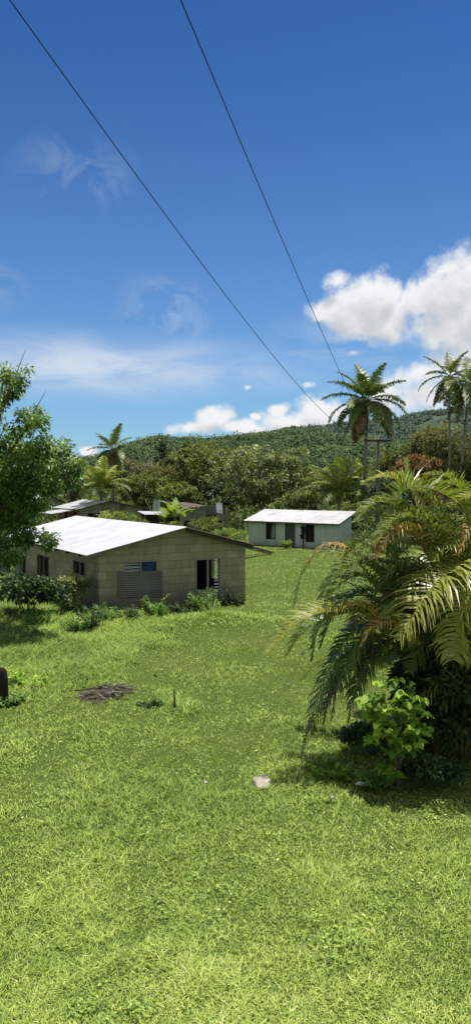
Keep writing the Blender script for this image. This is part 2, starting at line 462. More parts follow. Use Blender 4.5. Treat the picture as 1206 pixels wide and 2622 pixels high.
b2 = w.math('MULTIPLY', band(240, 600, 800, 120), w.maprange(ci2, .44, .72, 0, .5))
b3 = w.math('MULTIPLY', band(-20, 420, 440, 110), w.maprange(ci2, .46, .75, 0, .28))
b4 = w.math('MULTIPLY', band(560, 1300, 900, 150), w.maprange(ci, .4, .7, 0, .45))
b5 = w.math('MULTIPLY', band(-160, 110, 720, 110), w.maprange(ci2, .45, .75, 0, .3))
b6 = w.math('MULTIPLY', band(850, 1500, 1000, 110), .5)
cir = b1
for b in (b2, b3, b4, b5, b6): cir = w.math('MAXIMUM', cir, b)
gm = w.node('ShaderNodeGamma'); w.l.new(w.vmath('SCALE', hs.outputs[0], None), gm.inputs[0]); gm.inputs[1].default_value = 1.5
gm.inputs[0].links[0].from_node.inputs['Scale'].default_value = .1
skyc = w.mix(1.0, gm.outputs[0], (9.8, 12.2, 12.5), 'MULTIPLY')
hz = w.math('POWER', w.maprange(el, .0, .62, 1, 0), 1.6)
skyc = w.mix(w.math('MULTIPLY', hz, .50), skyc, (3.3, 5.7, 9.4))
c = w.mix(cir, skyc, (7.6, 8.1, 8.8))
c = w.mix(alpha, c, ccol)
# unseen broken cloud added behind and above the viewer as white fill light
fill_cloud = w.maprange(w.noise(tc, 2.6, 7, .58, .3), .38, .56, 0, .95, 'SMOOTHSTEP')
fill_cloud = w.math('MULTIPLY', fill_cloud, w.math('MULTIPLY', w.maprange(sep.outputs[1], .22, -.15, 0, 1, 'SMOOTHSTEP'), w.maprange(el, 0, .12, 0, 1)))
c = w.mix(fill_cloud, c, (5.6, 5.6, 5.6))
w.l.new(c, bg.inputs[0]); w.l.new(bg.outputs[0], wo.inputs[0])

# ------------------------------------------------------------------ ground
GN = SineNoise(3, 9.0, 3)
def gz(x, y):
    """gentle unevenness of the meadow, level far off"""
    fade = np.clip(1 - np.abs(y - 20) / 60, 0, 1)
    return .05 * GN(x, y) * fade

def long_grass(x, y):
    """1 where the grass is left uncut: left side, between the lawn and the block house"""
    n = SineNoise(21, 5.0, 3)
    e = -1.4 - .02 * (y - 12) ** 2 * .3 + .5 * n(x, y)
    m = np.clip((e - x) / 1.2, 0, 1) * np.clip((y - 13.6 - .5 * n(y, x)) / 1.5, 0, 1) * np.clip((33 - y) / 3, 0, 1)
    m2 = np.clip(1 - np.hypot((x + 1.5) / 4.2, (y - 25.5) / 1.6), 0, 1) * 1.2
    c = ground_at(268, 1800); q = np.hypot((x - c.x) / 1.5, (y - c.y + .5) / 1.7)
    return np.clip(np.maximum(m, m2), 0, 1) * np.clip((q - .8) / .6, 0, 1)

def ground():
    xs = np.concatenate([-np.geomspace(3200, 45, 14), np.linspace(-40, 40, 121), np.geomspace(45, 3200, 14)])
    ys = np.concatenate([-np.geomspace(500, 12, 8), np.linspace(-8, 80, 133), np.geomspace(88, 3500, 18)])
    X, Y = np.meshgrid(xs, ys)
    Z = gz(X, Y)
    V = np.stack([X, Y, Z], -1).reshape(-1, 3)
    nx, ny = len(xs), len(ys)
    i = (np.arange(ny - 1)[:, None] * nx + np.arange(nx - 1)[None]).ravel()
    Fq = np.stack([i, i + 1, i + nx + 1, i + nx], -1)
    m, t, out = new_mat('meadow_soil_and_turf')
    tcg = t.node('ShaderNodeTexCoord').outputs['Object']
    n1 = t.noise(tcg, .35, 6, .6); n2 = t.noise(tcg, 9, 6, .7); n3 = t.noise(tcg, 60, 3, .7)
    cc = t.ramp(n1, [(.3, (.09, .14, .025)), (.55, (.13, .18, .035)), (.75, (.19, .21, .05))])
    cc = t.mix(t.maprange(n2, .4, .7, 0, .4), cc, (.10, .15, .025))
    cc = t.mix(t.maprange(n3, .45, .7, 0, .5), cc, (.06, .09, .02))
    principled(t, out, cc, .95, .1, 0, t.math('ADD', n2, n3), .05, .8)
    o = np_mesh('ground', V, Fq, m, smooth=True)
    tag(o, kind='structure')
ground()

# ------------------------------------------------------------------ leaf builders (numpy)
def unit(a): return a / np.maximum(np.linalg.norm(a, axis=-1, keepdims=True), 1e-6)

def leaf_quads(P, D, N, L, W, droop=.25):
    """one folded diamond per leaf: base, side, tip, side"""
    D = unit(D); S = unit(np.cross(D, N)); Nn = np.cross(S, D)
    L = L[:, None]; W = W[:, None]
    mid = P + D * L * .45 + Nn * L * .06
    tip = P + D * L - np.array([0, 0, 1]) * L * droop
    V = np.stack([P, mid + S * W * .5 - Nn * W * .12, tip, mid - S * W * .5 - Nn * W * .12], 1).reshape(-1, 3)
    n = len(P)
    Fq = np.arange(4 * n).reshape(n, 4)
    return V, Fq

def clump_leaves(C, rad, n_per, L, W, outdir=None, rng=RNG, droop=.3, spread=.5, upbias=.25):
    """C (m,3) clump centres, returns leaf quads and their clump index"""
    m = len(C)
    rad = np.broadcast_to(np.asarray(rad, float), (m,))
    idx = np.repeat(np.arange(m), n_per)
    d = unit(rng.normal(size=(m * n_per, 3)))
    r = rng.uniform(0, 1, m * n_per) ** .5
    P = C[idx] + d * (r * rad[idx])[:, None] * np.array([1, 1, .75])
    D = d * .8 + rng.normal(size=d.shape) * spread + np.array([0, 0, -.15])
    if outdir is not None: D = D + outdir[idx] * .8
    N = rng.normal(size=d.shape) * .55 + np.array([0, 0, 1.0]) * (.6 + upbias) + d * .3
    k = m * n_per
    V, Fq = leaf_quads(P, D, N, L * rng.uniform(.65, 1.25, k), W * rng.uniform(.7, 1.2, k), droop)
    return V, Fq, idx, d[:, 2]

def rot_to(az): return np.array([math.sin(az), math.cos(az), 0])

def crown_points(lobes, n, rng, shell=.62):
    """clump centres spread through lobes (cx,cy,cz,rx,ry,rz), denser near the outside"""
    vol = np.array([l[3] * l[4] * l[5] for l in lobes]); vol = vol ** .75; vol = vol / vol.sum()
    li = rng.choice(len(lobes), n, p=vol)
    d = unit(rng.normal(size=(n, 3)))
    low = d[:, 2] < -.35; d[low, 2] *= -.6; d = unit(d)
    r = shell + (1 - shell) * rng.uniform(0, 1, n) ** .6
    r = np.where(rng.uniform(size=n) < .22, r * rng.uniform(.3, .8, n), r)
    lo = np.array(lobes)[li]
    C = lo[:, :3] + d * r[:, None] * lo[:, 3:]
    return C, d, li

def make_tree(label, base, height, width, mat, name='broadleaf_tree', cat='tree', group=None, lobes_n=12, clumps=190, n_per=26,
              leaf=.34, crown_low=.28, trunk_r=None, bark='bark', seed=1, depth=None, lean=(0, 0), clump_r=None, flat=1.0, trunk=True, shape='round', limbs_show=False):
    rng = np.random.default_rng(seed)
    bx, by = base[0], base[1]; bz = base[2] if len(base) > 2 else 0.0
    rx = width / 2; ry = (depth or width) / 2
    z0 = height * crown_low; zc = (height + z0) / 2; rz = (height - z0) / 2
    lobes = []
    for i in range(lobes_n):
        a = 2.4 * i + rng.uniform(-.4, .4)
        q = math.sqrt((i + .5) / lobes_n)
        if shape == 'cone':
            zz = rng.uniform(-.9, .9); rr = (1 - (zz + 1) / 2) * .8 + .12
            lobes.append((lean[0] + math.sin(a) * rx * rr * .6, lean[1] + math.cos(a) * ry * rr * .6, zc + zz * rz * .85, rx * rr * .7, ry * rr * .7, rz * .28))
        else:
            s = rng.uniform(.34, .52)
            s *= rng.choice([.7, 1.0, 1.0, 1.15]); cap_ = math.sqrt(max(0, 1 - (q * .9) ** 2))
            zz = cap_ * rng.uniform(.35, 1.0) if i % 2 == 0 else rng.uniform(-.95, .3)
            lobes.append((lean[0] + math.sin(a) * rx * q * .70, lean[1] + math.cos(a) * ry * q * .70, zc + zz * rz * (1 - s * .75), rx * s, ry * s, rz * s * flat))
    C, d, li = crown_points(lobes, clumps, rng)
    cr = clump_r or width * .055
    V, Fq, idx, up = clump_leaves(C, cr * rng.uniform(.6, 1.4, clumps), n_per, leaf, leaf * .45, d, rng)
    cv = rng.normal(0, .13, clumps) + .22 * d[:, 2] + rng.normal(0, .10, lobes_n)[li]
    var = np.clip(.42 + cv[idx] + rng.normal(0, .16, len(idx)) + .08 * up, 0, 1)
    root = empty(name, (bx, by, bz), label, cat, 0, group)
    np_mesh('crown', V, Fq, mat, root, var)
    if trunk:
        mb = MB()
        tr = trunk_r or height * .028
        top = Vector((lean[0] * .5, lean[1] * .5, z0 + (height - z0) * .25))
        mb.tube([(0, 0, -.2), (rng.uniform(-.05, .05) * height * .3, 0, top.z * .5), top], [tr * 1.35, tr, tr * .8], 8)
        for l in lobes:
            e = Vector(l[:3]); k = top.lerp(Vector((0, 0, top.z * .6)), rng.uniform(0, .8))
            md = k.lerp(e, .5) + Vector((0, 0, -.06 * height * rng.uniform(0, 1)))
            mb.tube([k, md, e, e + (e - md) * .5], [tr * .5, tr * .32, tr * .18, tr * .05], 6)
            for j in range(3 if limbs_show else 1):
                pe = e + Vector(rng.normal(size=3) * np.array([l[3], l[4], l[5]]) * .6)
                mb.tube([md.lerp(e, .6), (md.lerp(e, .6) + pe) / 2 + Vector((0, 0, .1)), pe], [tr * .2, tr * .13, tr * .04], 5)
        mb.build('trunk', M[bark], root)
    return root

# ------------------------------------------------------------------ fronds
def frond_geo(path, pairs, llen, lwid, vee=.5, droop=.55, fwd=.55, rach=.018, rng=RNG, segs=3, bare=.14, tw=0.0, keep=.95, prof=None, jit=.13):
    """pinnate frond along a polyline of world/local points"""
    path = np.array([tuple(p) for p in path], float)
    # resample with Catmull-Rom like smoothing
    n = len(path); tt = np.linspace(0, n - 1, 29)
    P = np.zeros((29, 3))
    for k, u in enumerate(tt):
        i = min(int(u), n - 2); f = u - i
        p0 = path[max(i - 1, 0)]; p1 = path[i]; p2 = path[i + 1]; p3 = path[min(i + 2, n - 1)]
        P[k] = .5 * ((2 * p1) + (-p0 + p2) * f + (2 * p0 - 5 * p1 + 4 * p2 - p3) * f * f + (-p0 + 3 * p1 - 3 * p2 + p3) * f ** 3)
    T = unit(np.gradient(P, axis=0))
    seg = np.linalg.norm(np.diff(P, axis=0), axis=1); cum = np.concatenate([[0], np.cumsum(seg)]); tot = cum[-1]
    s = np.linspace(bare, .995, pairs)
    def samp(A, s): return np.stack([np.interp(s * tot, cum, A[:, k]) for k in range(3)], -1)
    B = samp(P, s); TT = unit(samp(T, s))
    side = unit(np.cross(TT, np.array([0, 0, 1.0]) + 1e-3)); 
    upv = np.cross(side, TT)
    if tw:
        ca, sa = math.cos(tw), math.sin(tw)
        side, upv = side * ca + upv * sa, upv * ca - side * sa
    if prof is None: lp = np.interp(s, [0, .14, .35, .6, .85, 1], [.55, .75, 1.0, .98, .62, .28])
    else: lp = np.interp(s, *prof)
    Vs, Fs, var = [], [], []
    base = 0
    for sg in (-1, 1):
        k = pairs
        m = rng.uniform(size=k) < keep
        b = B[m]; q = m.sum()
        L = llen * lp[m] * rng.uniform(.85, 1.1, q)
        d = unit(side[m] * sg * math.cos(vee) + upv[m] * math.sin(vee) + TT[m] * (fwd * rng.uniform(.8, 1.25, q))[:, None] + rng.normal(size=(q, 3)) * jit)
        dr = droop * rng.uniform(.45, 1.7, q)
        nrm = unit(np.cross(d, TT[m]) * sg)
        wv = unit(np.cross(nrm, d))
        cur = b.copy(); dd = d
        rows = []
        wprof = [.55, 1.0, .75, .06] if segs == 3 else [.7, 1.0, .06]
        for j in range(segs + 1):
            ww = lwid * wprof[j] * .5
            rows.append(np.stack([cur - wv * ww, cur + wv * ww], 1))
            if j < segs:
                cur = cur + dd * (L / segs)[:, None]
                dd = unit(dd + np.array([0, 0, -1.0]) * (dr * (j + 1) * .55)[:, None])
        A = np.stack(rows, 1).reshape(-1, 3)                    # q*(segs+1)*2
        ix = base + np.arange(q)[:, None] * (segs + 1) * 2
        for j in range(segs):
            Fs.append(np.concatenate([ix + 2*j, ix + 2*j + 1, ix + 2*j + 3, ix + 2*j + 2], 1))
            var.append(np.clip(.45 + rng.normal(0, .17, q) + .10 * j / segs, 0, 1))
        Vs.append(A); base += len(A)
    # rachis
    idx = np.linspace(0, 28, 13).astype(int); pr = P[idx]; tr = T[idx]
    sd = unit(np.cross(tr, np.array([0, 0, 1.0]) + 1e-3)); ud = np.cross(sd, tr)
    rr = rach * np.linspace(1.2, .2, 13)[:, None]
    ring = np.stack([pr + sd * rr, pr + ud * rr, pr - sd * rr, pr - ud * rr], 1).reshape(-1, 3)
    for j in range(12):
        for k in range(4):
            k2 = (k + 1) % 4
            Fs.append(np.array([[base + j*4 + k, base + j*4 + k2, base + (j+1)*4 + k2, base + (j+1)*4 + k]]))
            var.append(np.array([.75]))
    Vs.append(ring)
    return np.concatenate(Vs), np.concatenate(Fs), np.concatenate(var)

def arc_path(base, az, elv, L, bend, n=8, power=1.3, side=0.0):
    """points of a frond leaving base at azimuth az (from +Y to +X) and elevation elv, bending down by bend"""
    pts = [np.array(base, float)]; st = L / (n - 1)
    for k in range(1, n):
        f = (k - .5) / (n - 1)
        e = elv - bend * f ** power; a = az + side * f
        pts.append(pts[-1] + st * np.array([math.sin(a) * math.cos(e), math.cos(a) * math.cos(e), math.sin(e)]))
    return pts

def coconut_palm(label, base, crown_z, frond_len, n, seed, trunk_pts=None, trunk_r=.17, mat='coco_green', old='coco_dry', group=None, pairs=42, lw=.075, up=R(80), down=R(-40), old_n=3, name='coconut_palm', trunk=True, bend0=26):
    rng = np.random.default_rng(seed)
    root = empty(name, base, label, 'palm tree', 0, group)
    top = np.array([0, 0, crown_z])
    if trunk_pts is not None:
        tp = [Vector(p) - Vector(base) for p in trunk_pts]; top = np.array(tp[-1])
    else:
        tp = [Vector((0, 0, -.2)), Vector((rng.uniform(-.2, .2), 0, crown_z * .45)), Vector(top)]
    if trunk:
        mb = MB()
        k = len(tp)
        mb.tube(tp, [trunk_r * (1.5 if j == 0 else 1.15 - .45 * j / (k - 1)) for j in range(k)], 10)
        mb.build('trunk', M['palm_bark'], root)
    for i in range(n):
        a = i * 2.39996 + rng.uniform(-.25, .25)
        q = (i + .5) / n
        e = up + (down - up) * q ** .8 + rng.uniform(-.1, .1)
        L = frond_len * rng.uniform(.85, 1.08) * (.9 + .1 * min(1, q * 3))
        bend = min(R(bend0) + R(75) * q + rng.uniform(-.15, .25), e + R(80))
        pth = arc_path(top + np.array([0, 0, .1]), a, e, L, bend, power=1.5, side=rng.uniform(-.25, .25))
        V, Fq, var = frond_geo(pth, pairs, frond_len * .20, lw, .25 - .25 * q, .75 + .5 * q, .5, .035 * frond_len / 4, rng, segs=2, bare=.16)
        o = np_mesh('frond', V, Fq, M[old] if i >= n - old_n else M[mat], root, var)
        if i >= n - old_n and old == 'coco_dry': o['label'] = 'dry brown hanging frond'
    mb = MB()
    for j in range(9):
        a = rng.uniform(0, 6.28); p = Vector((math.sin(a) * .22, math.cos(a) * .22, -.18 - rng.uniform(0, .22))) + Vector(top)
        mb.tube([p + Vector((0, 0, .13)), p + Vector((0, 0, .08)), p, p - Vector((0, 0, .09)), p - Vector((0, 0, .13))], [.02, .085, .115, .08, .02], 8)
    mb.build('coconut_bunch', M['leaf_nut'], root)
    return root
M['leaf_nut'] = plain_mat('green_brown_nut', (.14, .13, .04), .5, .3, .3, 5)

# ------------------------------------------------------------------ hills and the forest on them
def hill(name, D, Y0, prof, canopy, seed, base_cols, xr, tree_h):
    px = np.array([p[0] for p in prof], float); py = np.array([p[1] for p in prof], float)
    nzs = SineNoise(seed, D * .12, 4)
    def H(x, y):
        u = 603 + x / D * F
        slope = (HOR - np.interp(u, px, py)) / F
        t = np.clip((y - Y0) / (D - Y0), 0, 1.6)
        rise = np.sin(np.clip(t, 0, 1) * math.pi / 2) ** 1.15
        back = np.where(t <= 1, 1, np.cos(np.clip((t - 1) / .62, 0, 1) * math.pi / 2 * .95))
        top = (CAM_Z + slope * np.minimum(y, D) - tree_h) * rise * back
        return np.maximum(top, 0) + nzs(x, y) * D * .0022 * np.clip(t * 3, 0, 1) * np.clip((1 - t) * 2.5, 0, 1) - .5
    xs = np.linspace(xr[0], xr[1], 130); ys = np.linspace(Y0, D + (D - Y0) * .55, 60)
    X, Y = np.meshgrid(xs, ys); Z = H(X, Y)
    V = np.stack([X, Y, Z], -1).reshape(-1, 3); nx = len(xs)
    i = (np.arange(len(ys) - 1)[:, None] * nx + np.arange(nx - 1)[None]).ravel()
    Fq = np.stack([i, i + 1, i + nx + 1, i + nx], -1)
    m, t, out = new_mat(name + '_slope')
    tcg = t.node('ShaderNodeTexCoord').outputs['Object']
    n = t.noise(tcg, 6 / D * 2, 6, .6); n2 = t.noise(tcg, .12, 5, .7)
    cc = t.ramp(n, [(.35, base_cols[0]), (.52, base_cols[1]), (.68, base_cols[2])])
    cc = t.mix(t.maprange(n2, .4, .7, 0, .6), cc, tuple(v * .5 for v in base_cols[0]))
    principled(t, out, cc, .95, .05, 0, n2, 2.0, .8)
    o = np_mesh('hill', V, Fq, m, smooth=True); tag(o, kind='structure')
    # trees too far and too many to count
    rng = np.random.default_rng(seed + 1); nzd = SineNoise(seed + 5, D * .10, 3)
    n_c, q, cr, ls, dens_cut, mat, lab = canopy
    x = rng.uniform(xr[0], xr[1], n_c * 3); y = Y0 + (D * 1.03 - Y0) * rng.uniform(0, 1, n_c * 3) ** .8
    u = 603 + x / y * F
    ok = (u > -250) & (u < 1450) & (nzd(x, y) > dens_cut)
    x, y = x[ok][:n_c], y[ok][:n_c]
    z = H(x, y); k = len(x)
    sc = rng.uniform(.55, 1.25, k) * np.where(rng.uniform(size=k) < .07, 1.8, 1)
    idx = np.repeat(np.arange(k), q)
    d = unit(rng.normal(size=(k * q, 3))); d[:, 2] = np.abs(d[:, 2]) * 1.0 - .15; d = unit(d)
    r = cr * sc
    P = np.stack([x, y, z + r * .4], -1)[idx] + d * (r[idx] * rng.uniform(.7, 1.05, k * q))[:, None] * np.array([1, 1, .85])
    Dv = d + rng.normal(size=d.shape) * .8; N = d + rng.normal(size=d.shape) * .35
    V, Fq = leaf_quads(P - unit(Dv) * ls * .5, Dv, N, np.full(k * q, ls) * rng.uniform(.6, 1.3, k * q), np.full(k * q, ls * .8), .1)
    hue = rng.normal(0, .13, k)
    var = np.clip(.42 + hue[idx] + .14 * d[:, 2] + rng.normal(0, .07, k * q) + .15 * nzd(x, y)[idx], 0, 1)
    o = np_mesh('forest', V, Fq, M[mat], None, var)
    tag(o, lab, 'forest', kind='stuff')
    return H

hill('hill', 430, 175, [(-300, 1225), (100, 1222), (203, 1190), (239, 1172), (290, 1158), (326, 1145), (377, 1122), (407, 1114), (448, 1118), (529, 1122), (603, 1113), (695, 1103), (740, 1090), (771, 1093),
      (830, 1105), (900, 1122), (1000, 1128), (1080, 1135), (1206, 1128), (1500, 1130)], (13000, 30, 1.9, 1.0, -1.6, 'forest', 'dense green woodland covering the nearer hill behind the houses'), 31,
     [(.05, .075, .035), (.075, .11, .045), (.12, .155, .06)], (-220, 260), 2.2)
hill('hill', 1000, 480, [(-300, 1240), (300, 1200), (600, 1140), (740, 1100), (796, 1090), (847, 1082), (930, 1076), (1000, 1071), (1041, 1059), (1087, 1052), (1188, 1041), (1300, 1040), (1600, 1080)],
     (9000, 26, 3.4, 2.0, -.45, 'forest_far', 'haze tinted distant woodland with grassy clearings on the far hill'), 47,
     [(.06, .09, .07), (.11, .15, .08), (.17, .21, .10)], (-300, 620), 4.0)  # slope colours carry the same painted haze blue

# wood behind the row of trees, one mass on the flat
def wood_belt():
    rng = np.random.default_rng(77); k = 420; q = 150
    x = rng.uniform(-75, 85, k); y = rng.uniform(135, 235, k)
    h = rng.uniform(3.0, 6.5, k); r = rng.uniform(2.2, 4.2, k)
    idx = np.repeat(np.arange(k), q); d = unit(rng.normal(size=(k * q, 3)))
    P = np.stack([x, y, h], -1)[idx] + d * (r[idx] * rng.uniform(.55, 1.05, k * q))[:, None] * np.array([1, 1, .9])
    P[:, 2] = np.maximum(P[:, 2] - np.where(d[:, 2] < 0, rng.uniform(0, 3, k * q), 0), .2)
    Dv = d + rng.normal(size=d.shape) * .8; N = d + rng.normal(size=d.shape) * .4
    V, Fq = leaf_quads(P, Dv, N, rng.uniform(.5, 1.1, k * q), np.full(k * q, .55), .2)
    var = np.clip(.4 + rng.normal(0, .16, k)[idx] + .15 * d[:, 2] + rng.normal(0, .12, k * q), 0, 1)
    o = np_mesh('wood', V, Fq, M['leaf_mango'], None, var)
    tag(o, 'dense belt of mixed green trees between the village and the hills', 'wood', kind='stuff')
wood_belt()
def scrub():
    rng = np.random.default_rng(78); k = 900; q = 110
    y = rng.uniform(70, 150, k); x = rng.uniform(-.42, .46, k) * y
    u = 603 + x / y * F
    ok = ((u < 600) & (y > 92)) | ((u >= 600) & (u < 880) & (y > 74)) | (u >= 880)
    x, y = x[ok], y[ok]
    x2 = rng.uniform(10.0, 26, 130); y2 = rng.uniform(50, 72, 130); ok = x2 / y2 > .168; x = np.concatenate([x, x2[ok]]); y = np.concatenate([y, y2[ok]]); k = len(x)
    h = rng.uniform(.4, 1.7, k) * np.where(y < 72, .8, 1); r = rng.uniform(.7, 1.8, k) * np.where(y < 72, .7, 1)
    idx = np.repeat(np.arange(k), q); d = unit(rng.normal(size=(k * q, 3)))
    P = np.stack([x, y, h], -1)[idx] + d * (r[idx] * rng.uniform(.5, 1.05, k * q))[:, None]
    P[:, 2] = np.abs(P[:, 2])
    Dv = d + rng.normal(size=d.shape) * .9; N = d + rng.normal(size=d.shape) * .5
    V, Fq = leaf_quads(P, Dv, N, rng.uniform(.2, .5, k * q), np.full(k * q, .22), .2)
    var = np.clip(.4 + rng.normal(0, .2, k)[idx] + .15 * d[:, 2] + rng.normal(0, .14, k * q), 0, 1)
    o = np_mesh('scrub', V, Fq, M['leaf_mid'], None, var)
    tag(o, 'tangled green scrub filling the ground under the trees', 'scrub', kind='stuff')
scrub()

# ------------------------------------------------------------------ grass
def blades(n, sampler, hfun, seed, name, label, wk=1.0):
    rng = np.random.default_rng(seed)
    x, y = sampler(rng, n); n = len(x)
    pn = SineNoise(seed + 1, 2.6, 4); pn2 = SineNoise(seed + 2, .55, 3); pn3 = SineNoise(seed + 3, 9, 2)
    h = hfun(x, y) * rng.uniform(.55, 1.3, n) * (1 + .09 * pn(x, y) + .10 * pn2(x, y)).clip(.35, 1.9)
    dist = np.hypot(x, y)
    wd = np.maximum(.0065, dist / 721 * .62) * rng.uniform(.7, 1.25, n) * wk * np.interp(dist, [6, 10, 16], [1.75, 1.4, 1.0])
    a = rng.uniform(0, 2 * math.pi, n); lean = rng.uniform(.3, 1.6, n)
    D = np.stack([np.sin(a), np.cos(a), np.zeros(n)], -1)
    fa = a + rng.normal(0, .9, n) + math.pi / 2; S = np.stack([np.sin(fa), np.cos(fa), np.zeros(n)], -1) * (wd * .5)[:, None]
    B = np.stack([x, y, gz(x, y) - .005], -1)
    Z = np.array([0, 0, 1.0])
    mid = B + (Z + D * .35 * lean[:, None]) * (h * .55)[:, None]
    tip = B + (Z * .92 + D * lean[:, None]) * h[:, None]
    V = np.stack([B - S, B + S, mid - S * .85, mid + S * .85, tip - S * .15, tip + S * .15], 1).reshape(-1, 3)
    i = np.arange(n)[:, None] * 6
    Fq = np.concatenate([i + [[0, 1, 3, 2]], i + [[2, 3, 5, 4]]], 1).reshape(-1, 4)
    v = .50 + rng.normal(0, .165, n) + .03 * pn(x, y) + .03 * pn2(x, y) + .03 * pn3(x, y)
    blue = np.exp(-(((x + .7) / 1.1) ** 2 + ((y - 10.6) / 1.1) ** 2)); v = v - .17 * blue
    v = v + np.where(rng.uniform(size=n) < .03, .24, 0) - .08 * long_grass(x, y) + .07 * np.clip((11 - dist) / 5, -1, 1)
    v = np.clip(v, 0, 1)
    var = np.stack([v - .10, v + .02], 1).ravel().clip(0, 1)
    o = np_mesh(name, V, Fq, M['lawn'], None, var)
    tag(o, label, 'grass', kind='stuff')

HOLES = []   # (x, y, rx, ry) where no grass grows
def hole_mask(x, y):
    k = np.ones(len(x), bool)
    for (hx, hy, rx, ry, keep) in HOLES:
        e = ((x - hx) / rx) ** 2 + ((y - hy) / ry) ** 2
        k &= (e > 1) | (((x * 971.3 + y * 313.7) % 1.0) < keep)
    return k
def lawn_sampler(rng, n):
    p = 1.7; a, b = 4.6 ** (1 - p), 75.0 ** (1 - p)
    y = (a + (b - a) * rng.uniform(size=n)) ** (1 / (1 - p))
    x = y * rng.uniform(-.44, .44, n) + rng.uniform(-1, 1, n)
    k = hole_mask(x, y) & ~inside_buildings(x, y)
    return x[k], y[k]

# ------------------------------------------------------------------ buildings
class Frame:
    """local frame of a building: x along the near face, y along the other wall, z up"""
    def __init__(s, O, dx, dy):
        s.O = Vector((O[0], O[1], 0)); dx = Vector((dx[0], dx[1])).normalized(); dy = Vector((dy[0], dy[1])).normalized()
        s.dx, s.dy = dx, dy
        s.rz = math.atan2(dx.y, dx.x)
        px = Vector((-dx.y, dx.x))
        s.sk = dy.dot(dx); s.c = dy.dot(px)
    def L(s, x, y, z): return (x + s.sk * y, s.c * y, z)
    def W(s, x, y, z): return s.O + Vector((s.dx.x * x + s.dy.x * y, s.dx.y * x + s.dy.y * y, z))
    def pick(s, px, py, axis, off=0.0):
        """coordinate along a wall and height of a photo pixel; axis 'x': near face at y=off, 'y': side wall at x=off"""
        r = ray(px, py)
        p0 = s.O + (Vector((s.dy.x, s.dy.y, 0)) * off if axis == 'x' else Vector((s.dx.x, s.dx.y, 0)) * off)
        d = s.dx if axis == 'x' else s.dy
        # p0 + t d = k r
        det = d.x * (-r[1]) + r[0] * d.y
        t = (-p0.x * (-r[1]) - r[0] * p0.y) / det
        Y = p0.y + t * d.y
        return t, CAM_Z + r[2] * Y / r[1]

def wall_faces(mb, fn, top, openings, s0, s1, thick):
    """vertical wall with real openings; fn(s, depth, z) -> point; top: [(s, z), ...]"""
    ss = sorted(set([s0, s1] + [p[0] for p in top if s0 < p[0] < s1] + [v for o in openings for v in o[:2]]))
    ts = [p[0] for p in top]; tz = [p[1] for p in top]
    zt = lambda s: float(np.interp(s, ts, tz))
    for a, b in zip(ss[:-1], ss[1:]):
        m = (a + b) / 2
        ops = sorted([(o[2], o[3]) for o in openings if o[0] < m < o[1]])
        z = 0.0; cells = []
        for o in ops: cells.append((z, z, o[0], o[0])); z = o[1]
        cells.append((z, z, zt(a), zt(b)))
        for (za, zb, zc, zd) in cells:
            for dpt, flip in ((0, False), (thick, True)):
                q = [fn(a, dpt, za), fn(b, dpt, zb), fn(b, dpt, zd), fn(a, dpt, zc)]
                mb.poly(q[::-1] if flip else q)
        mb.poly([fn(a, 0, zt(a)), fn(b, 0, zt(b)), fn(b, thick, zt(b)), fn(a, thick, zt(a))])
    for (a, b, z0, z1) in openings:
        mb.poly([fn(a, 0, z0), fn(a, 0, z1), fn(a, thick, z1), fn(a, thick, z0)]); mb.poly([fn(b, 0, z0), fn(b, thick, z0), fn(b, thick, z1), fn(b, 0, z1)])
        mb.poly([fn(a, 0, z0), fn(a, thick, z0), fn(b, thick, z0), fn(b, 0, z0)]); mb.poly([fn(a, 0, z1), fn(b, 0, z1), fn(b, thick, z1), fn(a, thick, z1)])
    for s in (s0, s1):
        mb.poly([fn(s, 0, 0), fn(s, thick, 0), fn(s, thick, zt(s)), fn(s, 0, zt(s))])

def sheet(mb, p00, p10, p01, p11, nu, nv, amp, across='u', sag=0.0, jitter=0.0, seed=0, thick=.012):
    """corrugated roofing: p00->p10 is u, p00->p01 is v; waves run across u or v"""
    rng = np.random.default_rng(seed)
    p00, p10, p01, p11 = (Vector(p) for p in (p00, p10, p01, p11))
    nrm = (p10 - p00).cross(p01 - p00).normalized()
    if nrm.z < 0: nrm = -nrm
    i0 = len(mb.v)
    for lay in (0, -thick):
        for j in range(nv + 1):
            for i in range(nu + 1):
                u, v = i / nu, j / nv
                p = p00 * (1-u) * (1-v) + p10 * u * (1-v) + p01 * (1-u) * v + p11 * u * v
                k = i if across == 'u' else j
                off = amp * (1 if k % 2 else -1)
                off += sag * math.sin(u * math.pi) * .5 * math.sin(v * 5) + jitter * rng.uniform(-1, 1) * (1 if lay == 0 else 0)
                mb.v.append(tuple(p + nrm * (off + lay)))
    n = (nu + 1) * (nv + 1)
    for j in range(nv):
        for i in range(nu):
            a = i0 + j * (nu + 1) + i
            mb.f.append((a, a + 1, a + nu + 2, a + nu + 1)); mb.sm.append(False)
            a += n
            mb.f.append((a + nu + 1, a + nu + 2, a + 1, a)); mb.sm.append(False)
    for j in range(nv):
        for i in (0, nu):
            a = i0 + j * (nu + 1) + i; mb.f.append((a, a + nu + 1, a + nu + 1 + n, a + n)); mb.sm.append(False)
    for i in range(nu):
        for j in (0, nv):
            a = i0 + j * (nu + 1) + i; mb.f.append((a, a + 1, a + 1 + n, a + n)); mb.sm.append(False)

FOOT = []
def inside_buildings(x, y):
    r = np.zeros(len(x), bool)
    for fr, wx, wy in FOOT:
        dx, dy = x - fr.O.x, y - fr.O.y
        det = fr.dx.x * fr.dy.y - fr.dx.y * fr.dy.x
        u = (dx * fr.dy.y - dy * fr.dy.x) / det; v = (fr.dx.x * dy - fr.dx.y * dx) / det
        r |= (u > 0) & (u < wx) & (v > 0) & (v < wy)
    return r

